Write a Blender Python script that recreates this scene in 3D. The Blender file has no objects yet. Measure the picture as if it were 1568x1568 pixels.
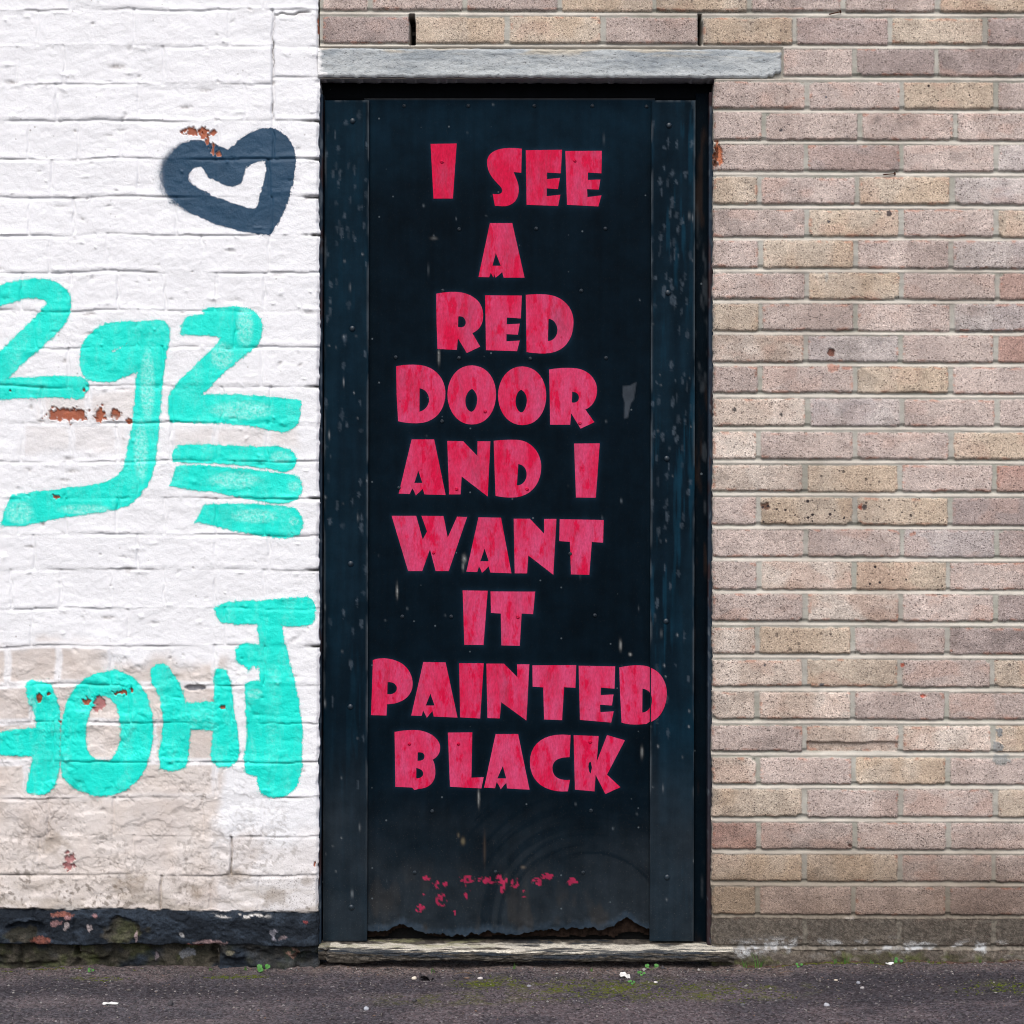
import bpy, bmesh, math, random
import numpy as np
from mathutils import Vector
from mathutils.geometry import tessellate_polygon

S = 0.001535          # metres per photograph pixel on the wall plane
D = 4.0               # camera distance from the wall plane
CX, GY = 784.0, 1480.0
HC = (GY - 784.0) * S # camera height
C = bpy.context.scene.collection
rnd = random.Random(7)

# ------------------------------------------------------------ camera, sky, sun
cam_d = bpy.data.cameras.new('camera')
cam = bpy.data.objects.new('camera', cam_d)
C.objects.link(cam)
cam.location = (0, -D, HC)
cam.rotation_euler = (math.radians(90), 0, 0)
cam_d.sensor_width = 36.0
cam_d.lens = 36.0 * D / (1568 * S)
cam_d.clip_start = 0.05
cam_d.clip_end = 2000
cam_d.dof.use_dof = True
cam_d.dof.focus_distance = D
cam_d.dof.aperture_fstop = 5.6
bpy.context.scene.camera = cam

SUN_EL, SUN_AZ = 52.0, 8.0      # degrees; azimuth measured from the camera's back towards the left
w = bpy.data.worlds.new('World')
bpy.context.scene.world = w
w.use_nodes = True
wn = w.node_tree
sky = wn.nodes.new('ShaderNodeTexSky')
sky.sky_type = 'NISHITA'
sky.sun_disc = False
sky.sun_elevation = math.radians(SUN_EL)
sky.sun_rotation = math.radians(180 + SUN_AZ)
sky.air_density = 1.0
sky.dust_density = 4.0
sky.ozone_density = 1.2
wn.links.new(sky.outputs[0], wn.nodes['Background'].inputs[0])
wn.nodes['Background'].inputs[1].default_value = 0.15

sun_d = bpy.data.lights.new('sun', 'SUN')
sun_d.energy = 1.3
sun_d.angle = math.radians(40)
sun_d.color = (1.0, 0.98, 0.955)
sun = bpy.data.objects.new('sun', sun_d)
C.objects.link(sun)
el, az = math.radians(SUN_EL), math.radians(SUN_AZ)
dirv = Vector((math.sin(az) * math.cos(el), math.cos(az) * math.cos(el), -math.sin(el)))  # light travels this way
sun.rotation_euler = dirv.to_track_quat('-Z', 'Y').to_euler()
vs = bpy.context.scene.view_settings
vs.view_transform = 'Standard'
bpy.context.scene.cycles.filter_width = 1.05
vs.look = 'None'
vs.exposure = 0.42
vs.gamma = 1.0
vs.use_curve_mapping = False

# ------------------------------------------------------------ noise and helpers
def lattice(ix, iy, seed):
    with np.errstate(over='ignore'):
        h = (ix.astype(np.int64) * 374761393 + iy.astype(np.int64) * 668265263 + int(seed) * 1274126177) & 0xffffffff
        h = h.astype(np.uint32)
        h = (h ^ (h >> np.uint32(13))) * np.uint32(1274126177)
        h = h ^ (h >> np.uint32(16))
    return h.astype(np.float64) / 4294967295.0

def vn(x, y, sx, sy=None, seed=0):
    sy = sx if sy is None else sy
    x = np.asarray(x, float) / sx
    y = np.asarray(y, float) / sy
    x, y = np.broadcast_arrays(x, y)
    ix, iy = np.floor(x), np.floor(y)
    fx, fy = x - ix, y - iy
    fx = fx * fx * fx * (fx * (fx * 6 - 15) + 10)
    fy = fy * fy * fy * (fy * (fy * 6 - 15) + 10)
    a, b = lattice(ix, iy, seed), lattice(ix + 1, iy, seed)
    c, d = lattice(ix, iy + 1, seed), lattice(ix + 1, iy + 1, seed)
    return (a * (1 - fx) + b * fx) * (1 - fy) + (c * (1 - fx) + d * fx) * fy

def fb(x, y, sx, sy=None, seed=0, o=3):
    sy = sx if sy is None else sy
    t, n, a = 0, 0, 1.0
    u, v = np.asarray(x, float) / sx, np.asarray(y, float) / sy
    for k in range(o):
        c_, s_ = math.cos(0.6 + 1.1 * k + seed), math.sin(0.6 + 1.1 * k + seed)
        f = 2.03 ** k
        t = t + a * vn((u * c_ - v * s_) * f + 17.3 * k, (u * s_ + v * c_) * f - 9.1 * k, 1.0, 1.0, seed + 31 * k)
        n += a
        a *= 0.5
    return t / n

def ss(a, b, v):
    t = np.clip((v - a) / (b - a), 0, 1)
    return t * t * (3 - 2 * t)

def lerp(a, b, t):
    if np.ndim(t) and np.ndim(a) <= 1 and np.ndim(b) <= 1 and (np.size(a) == 3):
        return np.asarray(a) * (1 - t[..., None]) + np.asarray(b) * t[..., None]
    if np.ndim(t) and np.ndim(a) == np.ndim(t) + 1:
        return a * (1 - t[..., None]) + np.asarray(b) * t[..., None]
    return a * (1 - t) + b * t

def W(px, py, r=0.0):
    """photograph pixel on the plane r metres behind the wall face -> x, z"""
    k = (D + r) / D
    return (px - CX) * S * k, HC - (py - 784.0) * S * k

def G(px, py):
    """photograph pixel -> point on the ground (z about 0)"""
    d = D * (1 - (GY - 784.0) / max(py - 784.0, 697))
    return (px - CX) * S * (D - d) / D, -d

def setp(o, label=None, cat=None, group=None, kind=None):
    if label: o['label'] = label
    if cat: o['category'] = cat
    if group: o['group'] = group
    if kind: o['kind'] = kind
    return o

def link(name, me, mat=None, parent=None, smooth=True):
    o = bpy.data.objects.new(name, me)
    C.objects.link(o)
    if mat and not me.materials:
        me.materials.append(mat)
    if parent:
        o.parent = parent
    if smooth:
        me.shade_smooth()
    return o

def empty(name, label, cat, loc=(0, 0, 0), group=None):
    o = bpy.data.objects.new(name, None)
    o.empty_display_size = 0.1
    o.location = loc
    C.objects.link(o)
    return setp(o, label, cat, group)

def mesh_np(name, V, F, cols=None, floats=None):
    """V (n,3), F (m,4) or list of (faces array); cols (n,4); floats dict"""
    me = bpy.data.meshes.new(name)
    Fs = F if isinstance(F, list) else [F]
    Fs = [f for f in Fs if len(f)]
    nl = sum(f.size for f in Fs)
    npoly = sum(len(f) for f in Fs)
    me.vertices.add(len(V))
    me.vertices.foreach_set('co', np.ascontiguousarray(V, dtype=np.float32).ravel())
    me.loops.add(nl)
    me.loops.foreach_set('vertex_index', np.concatenate([f.ravel() for f in Fs]).astype(np.int32))
    me.polygons.add(npoly)
    starts, tot = [], 0
    for f in Fs:
        starts.append(tot + np.arange(len(f)) * f.shape[1])
        tot += f.size
    me.polygons.foreach_set('loop_start', np.concatenate(starts).astype(np.int32))
    if cols is not None:
        a = me.attributes.new('Col', 'FLOAT_COLOR', 'POINT')
        a.data.foreach_set('color', np.ascontiguousarray(cols, dtype=np.float32).ravel())
    for k, v in (floats or {}).items():
        a = me.attributes.new(k, 'FLOAT', 'POINT')
        a.data.foreach_set('value', np.ascontiguousarray(v, dtype=np.float32).ravel())
    me.update(calc_edges=True)
    return me

def box(bm, x0, x1, y0, y1, z0, z1, bev=0.0):
    vs_ = [bm.verts.new(p) for p in ((x0, y0, z0), (x1, y0, z0), (x1, y1, z0), (x0, y1, z0),
                                     (x0, y0, z1), (x1, y0, z1), (x1, y1, z1), (x0, y1, z1))]
    fs = [bm.faces.new([vs_[i] for i in q]) for q in ((3, 2, 1, 0), (4, 5, 6, 7), (0, 1, 5, 4), (1, 2, 6, 5), (2, 3, 7, 6), (3, 0, 4, 7))]
    if bev:
        es = list({e for f in fs for e in f.edges})
        bmesh.ops.bevel(bm, geom=es, offset=bev, segments=2, profile=0.6, affect='EDGES')

def bm_obj(name, bm, mat, parent=None, smooth=False):
    me = bpy.data.meshes.new(name)
    bm.to_mesh(me)
    bm.free()
    return link(name, me, mat, parent, smooth)

# ------------------------------------------------------------ materials
def new_mat(name):
    m = bpy.data.materials.new(name)
    m.use_nodes = True
    nt = m.node_tree
    return m, nt, nt.nodes['Principled BSDF'], nt.nodes, nt.links

def nd(nt, typ, **kw):
    n = nt.nodes.new(typ)
    for k, v in kw.items():
        if k.startswith('i_'):
            n.inputs[k[2:].replace('_', ' ')].default_value = v
        else:
            setattr(n, k, v)
    return n

def pos(nt):
    for n in nt.nodes:
        if n.bl_idname == 'ShaderNodeNewGeometry':
            return n.outputs['Position']
    return nt.nodes.new('ShaderNodeNewGeometry').outputs['Position']

def noise(nt, scale, detail=2.0, rough=0.5, stretch=None):
    n = nd(nt, 'ShaderNodeTexNoise')
    n.inputs['Scale'].default_value = scale
    n.inputs['Detail'].default_value = detail
    n.inputs['Roughness'].default_value = rough
    if stretch:
        mp = nd(nt, 'ShaderNodeMapping')
        mp.inputs['Scale'].default_value = stretch
        nt.links.new(pos(nt), mp.inputs['Vector'])
        nt.links.new(mp.outputs[0], n.inputs['Vector'])
    else:
        nt.links.new(pos(nt), n.inputs['Vector'])
    return n.outputs['Fac']

def ramp(nt, src, a, b, va=0.0, vb=1.0):
    n = nd(nt, 'ShaderNodeMapRange')
    n.inputs[1].default_value, n.inputs[2].default_value = a, b
    n.inputs[3].default_value, n.inputs[4].default_value = va, vb
    nt.links.new(src, n.inputs[0])
    return n.outputs[0]

def math_(nt, op, a, b=None):
    n = nd(nt, 'ShaderNodeMath', operation=op)
    for i, v in enumerate((a, b)):
        if v is None: continue
        if isinstance(v, (int, float)): n.inputs[i].default_value = v
        else: nt.links.new(v, n.inputs[i])
    return n.outputs[0]

def mix(nt, fac, a, b, blend='MIX'):
    n = nd(nt, 'ShaderNodeMix', data_type='RGBA', blend_type=blend)
    for i, v in ((0, fac), (6, a), (7, b)):
        if isinstance(v, (int, float)): n.inputs[i].default_value = v
        elif isinstance(v, tuple): n.inputs[i].default_value = (*v, 1.0)[:4]
        else: nt.links.new(v, n.inputs[i])
    return n.outputs[2]

def bump(nt, h, dist, strength=1.0, prev=None):
    n = nd(nt, 'ShaderNodeBump')
    n.inputs['Strength'].default_value = strength
    n.inputs['Distance'].default_value = dist
    nt.links.new(h, n.inputs['Height'])
    if prev is not None:
        nt.links.new(prev, n.inputs['Normal'])
    return n.outputs[0]

def attr(nt, name='Col'):
    n = nd(nt, 'ShaderNodeAttribute', attribute_name=name)
    return n

def cells(nt, scale, thr, r0, r1):
    """sparse round spots: 1 inside, 0 outside"""
    v = nd(nt, 'ShaderNodeTexVoronoi')
    v.inputs['Scale'].default_value = scale
    nt.links.new(pos(nt), v.inputs['Vector'])
    sp = nd(nt, 'ShaderNodeSeparateColor')
    nt.links.new(v.outputs['Color'], sp.inputs[0])
    pick = math_(nt, 'LESS_THAN', sp.outputs[0], thr)
    rr = math_(nt, 'MULTIPLY', sp.outputs[1], 1.0)
    dist = math_(nt, 'ADD', v.outputs['Distance'], math_(nt, 'MULTIPLY', rr, -0.18))
    return math_(nt, 'MULTIPLY', pick, ramp(nt, dist, r0, r1, 1.0, 0.0))

def mat_render_paint():
    m, nt, b, N, L = new_mat('white_wall_paint')
    a = attr(nt)
    g1 = noise(nt, 420, 3, 0.6)
    g2 = noise(nt, 120, 3, 0.6)
    g3 = noise(nt, 35, 3, 0.6)
    col = mix(nt, 1.0, a.outputs['Color'], mix(nt, ramp(nt, g1, 0.25, 0.75), (0.93, 0.93, 0.93), (1.0, 1.0, 1.0)), 'MULTIPLY')
    pits = math_(nt, 'MULTIPLY', cells(nt, 90, 0.16, -0.04, 0.10), ramp(nt, noise(nt, 9, 2), 0.45, 0.65))
    col = mix(nt, math_(nt, 'MULTIPLY', pits, 0.6), col, (0.22, 0.20, 0.18))
    # dirt speckle: alpha of the attribute says how much
    sp = ramp(nt, noise(nt, 260, 4, 0.7), 0.56, 0.66)
    col = mix(nt, math_(nt, 'MULTIPLY', sp, a.outputs['Alpha']), col, (0.10, 0.085, 0.07))
    L.new(col, b.inputs['Base Color'])
    b.inputs['Roughness'].default_value = 0.55
    b.inputs['Specular IOR Level'].default_value = 0.25
    n1 = bump(nt, g3, 0.0035, 0.5)
    n2 = bump(nt, g2, 0.0014, 0.7, n1)
    n3 = bump(nt, g1, 0.0008, 0.8, n2)
    L.new(n3, b.inputs['Normal'])
    return m

def mat_spray(name, c, thin, thin_amt):
    m, nt, b, N, L = new_mat(name)
    a = attr(nt, 'mask')
    t = attr(nt, 'thin')
    g1 = noise(nt, 420, 3, 0.6)
    g2 = noise(nt, 120, 3, 0.6)
    g3 = noise(nt, 35, 3, 0.6)
    grain = noise(nt, 520, 2, 0.7)
    dapple = ramp(nt, noise(nt, 150, 4, 0.75), 0.35, 0.75)
    stk = ramp(nt, noise(nt, 26, 4, 0.7, (1, 1, 0.35)), 0.46, 0.74, 0.0, 0.48)
    tt = math_(nt, 'MAXIMUM', math_(nt, 'MULTIPLY', math_(nt, 'MULTIPLY', t.outputs['Fac'], dapple), thin_amt), math_(nt, 'MULTIPLY', stk, dapple))
    col = mix(nt, tt, c, thin)
    col = mix(nt, ramp(nt, noise(nt, 14, 3, 0.6), 0.48, 0.74, 0.0, 0.5), col, tuple(v * .72 for v in c))
    col = mix(nt, 1.0, col, mix(nt, ramp(nt, g1, 0.25, 0.75), (0.9, 0.9, 0.9), (1.06, 1.06, 1.06)), 'MULTIPLY')
    L.new(col, b.inputs['Base Color'])
    b.inputs['Roughness'].default_value = 0.5
    b.inputs['Specular IOR Level'].default_value = 0.25
    al = math_(nt, 'ADD', a.outputs['Fac'], math_(nt, 'MULTIPLY', math_(nt, 'SUBTRACT', grain, 0.5), 1.9))
    al = ramp(nt, al, 0.45, 0.55)
    al = math_(nt, 'MULTIPLY', al, ramp(nt, a.outputs['Fac'], 0.02, 0.12))
    L.new(al, b.inputs['Alpha'])
    n1 = bump(nt, g3, 0.0035, 0.5)
    n2 = bump(nt, g2, 0.0014, 0.7, n1)
    n3 = bump(nt, g1, 0.0008, 0.8, n2)
    L.new(n3, b.inputs['Normal'])
    return m

def mat_brick():
    m, nt, b, N, L = new_mat('sandfaced_brick')
    a = attr(nt)
    g1 = noise(nt, 520, 2, 0.6)
    g2 = noise(nt, 230, 3, 0.65)
    g3 = noise(nt, 60, 3, 0.6)
    col = mix(nt, 1.0, a.outputs['Color'], mix(nt, ramp(nt, g1, 0.28, 0.72), (0.58, 0.57, 0.56), (1.34, 1.34, 1.34)), 'MULTIPLY')
    col = mix(nt, 1.0, col, mix(nt, ramp(nt, g2, 0.3, 0.7), (0.78, 0.77, 0.76), (1.18, 1.18, 1.18)), 'MULTIPLY')
    fine = cells(nt, 230, 0.26, 0.16, 0.34)
    big = cells(nt, 95, 0.16, 0.12, 0.24)
    f2 = math_(nt, 'MULTIPLY', fine, 0.62)
    col = mix(nt, f2, col, (0.10, 0.075, 0.065))
    bigf = math_(nt, 'MULTIPLY', big, a.outputs['Alpha'])
    col = mix(nt, bigf, col, (0.045, 0.035, 0.035))
    L.new(col, b.inputs['Base Color'])
    b.inputs['Roughness'].default_value = 0.9
    b.inputs['Specular IOR Level'].default_value = 0.15
    h = math_(nt, 'SUBTRACT', g1, math_(nt, 'MULTIPLY', fine, 0.6))
    h = math_(nt, 'SUBTRACT', h, math_(nt, 'MULTIPLY', bigf, 0.9))
    n1 = bump(nt, g3, 0.0025, 0.5)
    n2 = bump(nt, g2, 0.0012, 0.8, n1)
    n3 = bump(nt, h, 0.0016, 1.0, n2)
    L.new(n3, b.inputs['Normal'])
    return m

def mat_rough(name, s1, s2, lo, hi, rough=0.9, spec=0.15, bd=0.001, pit=None):
    """attribute colour with grain"""
    m, nt, b, N, L = new_mat(name)
    a = attr(nt)
    g1 = noise(nt, s1, 3, 0.65)
    g2 = noise(nt, s2, 3, 0.6)
    col = mix(nt, 1.0, a.outputs['Color'], mix(nt, ramp(nt, g1, 0.3, 0.7), (lo, lo, lo), (hi, hi, hi)), 'MULTIPLY')
    h = g1
    if pit:
        p = cells(nt, pit[0], pit[1], 0.1, 0.25)
        col = mix(nt, math_(nt, 'MULTIPLY', p, pit[2]), col, pit[3])
        h = math_(nt, 'SUBTRACT', g1, math_(nt, 'MULTIPLY', p, 0.6))
    L.new(col, b.inputs['Base Color'])
    b.inputs['Roughness'].default_value = rough
    b.inputs['Specular IOR Level'].default_value = spec
    n1 = bump(nt, g2, bd * 2.5, 0.6)
    L.new(bump(nt, h, bd, 0.9, n1), b.inputs['Normal'])
    return m

def mat_lintel():
    m, nt, b, N, L = new_mat('grey_concrete')
    a = attr(nt)
    g1 = noise(nt, 420, 3, 0.7, (0.45, 1, 1))
    g2 = noise(nt, 150, 4, 0.75, (0.45, 1, 1))
    col = mix(nt, 1.0, a.outputs['Color'], mix(nt, ramp(nt, g2, 0.3, 0.7), (0.78, 0.80, 0.82), (1.12, 1.12, 1.10)), 'MULTIPLY')
    cr = ramp(nt, g1, 0.43, 0.36)
    cr = math_(nt, 'MULTIPLY', cr, ramp(nt, g2, 0.55, 0.40, 0.15, 0.95))
    col = mix(nt, cr, col, (0.07, 0.07, 0.07))
    L.new(col, b.inputs['Base Color'])
    b.inputs['Roughness'].default_value = 0.9
    b.inputs['Specular IOR Level'].default_value = 0.1
    n1 = bump(nt, g2, 0.002, 0.6)
    L.new(bump(nt, g1, 0.0012, 0.9, n1), b.inputs['Normal'])
    return m

def mat_door(name='black_door_paint'):
    m, nt, b, N, L = new_mat(name)
    a = attr(nt)
    st = noise(nt, 60, 4, 0.6, (1, 1, 0.04))
    mot = noise(nt, 18, 4, 0.65)
    fine = noise(nt, 400, 2, 0.6)
    col = mix(nt, 1.0, a.outputs['Color'], mix(nt, ramp(nt, st, 0.3, 0.7), (0.88, 0.88, 0.88), (1.14, 1.14, 1.14)), 'MULTIPLY')
    col = mix(nt, 1.0, col, mix(nt, ramp(nt, mot, 0.3, 0.7), (0.75, 0.75, 0.75), (1.25, 1.25, 1.25)), 'MULTIPLY')
    # tiny pale paint flecks and dust specks
    fl = cells(nt, 60, 0.07, -0.06, 0.03)
    col = mix(nt, math_(nt, 'MULTIPLY', fl, 0.30), col, (0.22, 0.27, 0.30))
    du = ramp(nt, noise(nt, 330, 3, 0.75), 0.62, 0.72)
    col = mix(nt, math_(nt, 'MULTIPLY', du, a.outputs['Alpha']), col, (0.10, 0.095, 0.085))
    L.new(col, b.inputs['Base Color'])
    b.inputs['Roughness'].default_value = 0.6
    b.inputs['Specular IOR Level'].default_value = 0.025
    n1 = bump(nt, mot, 0.002, 0.4)
    L.new(bump(nt, fine, 0.0002, 0.5, n1), b.inputs['Normal'])
    return m

def mat_pink():
    m, nt, b, N, L = new_mat('pink_stencil_paint')
    a = attr(nt, 'fade')
    st = noise(nt, 30, 4, 0.65, (1, 1, 0.35))
    bl = noise(nt, 50, 4, 0.6, (1, 1, 0.38))
    fine = noise(nt, 260, 3, 0.7, (1, 1, 0.4))
    fade = math_(nt, 'ADD', a.outputs['Fac'], math_(nt, 'MULTIPLY', math_(nt, 'SUBTRACT', st, 0.5), 2.6))
    fade = math_(nt, 'SUBTRACT', fade, ramp(nt, bl, 0.54, 0.66, 0.0, 0.9))
    fade = ramp(nt, fade, 0.0, 1.0)
    col = mix(nt, fade, (0.52, 0.0015, 0.042), (0.52, 0.048, 0.135))
    grey = ramp(nt, noise(nt, 22, 4, 0.7, (1, 1, 0.25)), 0.52, 0.74, 0.0, 0.6)
    col = mix(nt, grey, col, (0.27, 0.052, 0.112))
    col = mix(nt, 1.0, col, mix(nt, ramp(nt, fine, 0.3, 0.7), (0.76, 0.76, 0.76), (1.12, 1.16, 1.16)), 'MULTIPLY')
    fl = cells(nt, 60, 0.06, 0.0, 0.05)
    col = mix(nt, math_(nt, 'MULTIPLY', fl, 0.6), col, (0.30, 0.0, 0.03))
    L.new(col, b.inputs['Base Color'])
    b.inputs['Roughness'].default_value = 0.6
    b.inputs['Specular IOR Level'].default_value = 0.12
    return m

def mat_asphalt():
    m, nt, b, N, L = new_mat('worn_asphalt')
    a = attr(nt)
    g1 = noise(nt, 330, 3, 0.7)
    g2 = noise(nt, 120, 3, 0.6)
    v = nd(nt, 'ShaderNodeTexVoronoi')
    v.inputs['Scale'].default_value = 210
    L.new(pos(nt), v.inputs['Vector'])
    sp = nd(nt, 'ShaderNodeSeparateColor')
    L.new(v.outputs['Color'], sp.inputs[0])
    chip = ramp(nt, sp.outputs[0], 0.0, 1.0, 0.45, 1.7)
    cc = nd(nt, 'ShaderNodeCombineColor')
    L.new(chip, cc.inputs[0])
    L.new(math_(nt, 'MULTIPLY', chip, ramp(nt, sp.outputs[1], 0, 1, 0.86, 1.0)), cc.inputs[1])
    L.new(math_(nt, 'MULTIPLY', chip, ramp(nt, sp.outputs[1], 0, 1, 0.90, 1.06)), cc.inputs[2])
    col = mix(nt, 1.0, a.outputs['Color'], cc.outputs[0], 'MULTIPLY')
    col = mix(nt, 1.0, col, mix(nt, ramp(nt, g1, 0.3, 0.7), (0.6, 0.6, 0.6), (1.35, 1.35, 1.35)), 'MULTIPLY')
    wf = math_(nt, 'GREATER_THAN', sp.outputs[2], 0.985)
    col = mix(nt, math_(nt, 'MULTIPLY', wf, 0.5), col, (0.30, 0.28, 0.27))
    # moss sits in the hollows between the chippings (alpha = how much)
    mo = math_(nt, 'MULTIPLY', a.outputs['Alpha'], ramp(nt, g2, 0.42, 0.56))
    col = mix(nt, mo, col, mix(nt, g1, (0.045, 0.058, 0.008), (0.13, 0.14, 0.022)))
    L.new(col, b.inputs['Base Color'])
    b.inputs['Roughness'].default_value = 0.9
    b.inputs['Specular IOR Level'].default_value = 0.12
    h = math_(nt, 'ADD', math_(nt, 'MULTIPLY', v.outputs['Distance'], -0.7), g1)
    n1 = bump(nt, g2, 0.003, 0.6)
    L.new(bump(nt, h, 0.0025, 0.8, n1), b.inputs['Normal'])
    return m

def mat_flat(name, c, rough=0.7, spec=0.2, var=0.25, scale=200):
    m, nt, b, N, L = new_mat(name)
    g = noise(nt, scale, 3, 0.6)
    lo, hi = tuple(v * (1 - var) for v in c), tuple(v * (1 + var) for v in c)
    L.new(mix(nt, ramp(nt, g, 0.3, 0.7), lo, hi), b.inputs['Base Color'])
    b.inputs['Roughness'].default_value = rough
    b.inputs['Specular IOR Level'].default_value = spec
    return m

M = dict(
    white=mat_render_paint(),
    teal=mat_spray('teal_spray_paint', (0.006, 0.70, 0.585), (0.42, 0.84, 0.78), 0.95),
    navy=mat_spray('navy_spray_paint', (0.016, 0.055, 0.105), (0.04, 0.09, 0.16), 0.5),
    brick=mat_brick(),
    mortar=mat_rough('grey_mortar', 380, 90, 0.88, 1.08, bd=0.0006),
    plinth=mat_rough('plinth_masonry', 260, 80, 0.55, 1.5, spec=0.2, bd=0.002),
    lintel=mat_lintel(),
    door=mat_door(),
    pink=mat_pink(),
    frame=mat_door('black_frame_paint'),
    sill=mat_rough('weathered_sill', 300, 90, 0.55, 1.45, bd=0.0012),
    asphalt=mat_asphalt(),
    core=mat_flat('masonry_core', (0.25, 0.22, 0.20), 0.9, 0.1),
    dark=mat_flat('dark_interior', (0.01, 0.01, 0.01), 0.9, 0.05),
    bolt=mat_flat('painted_bolt', (0.012, 0.022, 0.032), 0.35, 0.4),
    screw=mat_flat('painted_screw', (0.014, 0.022, 0.030), 0.5, 0.25),
    rot=mat_flat('rotten_wood', (0.017, 0.011, 0.0085), 0.95, 0.05, 0.6, 90),
    leaf=mat_flat('weed_leaf', (0.036, 0.165, 0.018), 0.5, 0.3, 0.3, 120),
    grass=mat_flat('grass_blade', (0.05, 0.13, 0.022), 0.5, 0.3, 0.35, 120),
    paper=mat_flat('white_paper', (0.62, 0.62, 0.60), 0.7, 0.2, 0.06),
    stone=mat_rough('loose_stone', 300, 120, 0.8, 1.2, bd=0.0005),
    moss=mat_flat('moss', (0.075, 0.095, 0.014), 0.9, 0.1, 0.5, 300),
    twig=mat_flat('dry_twig', (0.17, 0.12, 0.08), 0.85, 0.1, 0.3),
    deadleaf=mat_flat('dead_leaf', (0.045, 0.04, 0.042), 0.7, 0.2, 0.4),
    rust=mat_flat('rusty_nail', (0.06, 0.025, 0.015), 0.85, 0.15, 0.4),
)

# ------------------------------------------------------------ paths (outlines traced on the things themselves)
def path(s, ox, oy, k):
    """mini SVG: M L C Z in zoomed pixels -> list of loops in photograph pixels"""
    loops, cur, mode, buf = [], [], None, []
    def flush():
        nonlocal buf
        pts = buf
        buf = []
        if mode == 'M':
            cur.append(pts[0])
            for p in pts[1:]: cur.append(p)
        elif mode == 'L':
            cur.extend(pts)
        elif mode == 'C':
            for i in range(0, len(pts) - 2, 3):
                p0, p1, p2, p3 = cur[-1], pts[i], pts[i + 1], pts[i + 2]
                n = 10
                for j in range(1, n + 1):
                    t = j / n
                    u = 1 - t
                    cur.append(tuple(u**3 * p0[q] + 3 * u * u * t * p1[q] + 3 * u * t * t * p2[q] + t**3 * p3[q] for q in (0, 1)))
    for tok in s.split():
        if tok in 'MLCZ':
            if mode: flush()
            if tok == 'Z':
                loops.append(cur)
                cur = []
                mode = None
            else:
                mode = tok
        else:
            a, b_ = tok.split(',')
            buf.append((float(a), float(b_)))
    return [[(ox + x / k, oy + y / k) for x, y in lp] for lp in loops]

def sdf(loops, X, Y):
    """signed distance in px, positive inside (even-odd over loops)"""
    inside = np.zeros(X.shape, bool)
    d2 = np.full(X.shape, 1e12)
    for lp in loops:
        n = len(lp)
        for i in range(n):
            (x0, y0), (x1, y1) = lp[i], lp[(i + 1) % n]
            if y0 != y1:
                c = ((y0 > Y) != (y1 > Y))
                xi = (x1 - x0) * (Y - y0) / (y1 - y0) + x0
                inside ^= c & (X < xi)
            dx, dy = x1 - x0, y1 - y0
            l2 = dx * dx + dy * dy
            if l2 < 1e-9: continue
            t = np.clip(((X - x0) * dx + (Y - y0) * dy) / l2, 0, 1)
            d2 = np.minimum(d2, (X - x0 - t * dx) ** 2 + (Y - y0 - t * dy) ** 2)
    d = np.sqrt(d2)
    return np.where(inside, d, -d)

# ------------------------------------------------------------ height-field masonry
def grid(x0, x1, y0, y1, step):
    nx, ny = int(round((x1 - x0) / step)), int(round((y1 - y0) / step))
    gx, gy = np.linspace(x0, x1, nx + 1), np.linspace(y0, y1, ny + 1)
    return np.meshgrid(gx, gy)

def quads(ny, nx):
    j, i = np.mgrid[0:ny - 1, 0:nx - 1]
    a = (j * nx + i)
    return np.stack([a, a + nx, a + nx + 1, a + 1], -1)   # (ny-1, nx-1, 4) faces look at the camera (-y)

def verts_of(X, Y, H):
    x, z = W(X, Y)
    return np.stack([x, -H, z], -1)

def piece(name, V, Cc, Q, mat, parent, depth, N=None, floats=None):
    """one separate piece cut out of a height field: its face, side walls and back"""
    used, inv = np.unique(Q.ravel(), return_inverse=True)
    F = inv.reshape(-1, 4)
    v, c = V[used], Cc[used]
    n = len(used)
    e = np.concatenate([F[:, [0, 1]], F[:, [1, 2]], F[:, [2, 3]], F[:, [3, 0]]])
    key = np.sort(e, 1)
    key = key[:, 0].astype(np.int64) * n + key[:, 1]
    _, first, cnt = np.unique(key, return_index=True, return_counts=True)
    be = e[first[cnt == 1]]
    bv, binv = np.unique(be.ravel(), return_inverse=True)
    be2 = binv.reshape(-1, 2)
    m = len(bv)
    fv = v[bv]
    bk = fv.copy()
    bk[:, 1] = depth
    cen = np.array([[v[:, 0].mean(), depth, v[:, 2].mean()]])
    VV = np.concatenate([v, fv, bk, cen])
    CC = np.concatenate([c, c[bv], c[bv], c[:1]])
    side = np.stack([n + be2[:, 1], n + be2[:, 0], n + m + be2[:, 0], n + m + be2[:, 1]], 1)
    cap = np.stack([n + m + be2[:, 1], n + m + be2[:, 0], np.full(len(be2), n + 2 * m)], 1)
    me = mesh_np(name, VV, [F, side, cap], CC)
    o = link(name, me, mat, parent)
    if N is not None:
        nn = np.zeros((len(VV), 3), np.float32)
        nn[:n] = N[used]
        fs = nn.tolist()
        me.normals_split_custom_set_from_vertices(fs)
    return o

def sheet(name, parts, mat, parent):
    Vs, Cs, Qs, off = [], [], [], 0
    for V, Cc, Q in parts:
        if len(Q) == 0: continue
        used, inv = np.unique(Q.ravel(), return_inverse=True)
        Vs.append(V[used]); Cs.append(Cc[used]); Qs.append(inv.reshape(-1, 4) + off)
        off += len(used)
    return link(name, mesh_np(name, np.concatenate(Vs), np.concatenate(Qs), np.concatenate(Cs)), mat, parent)

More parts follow.
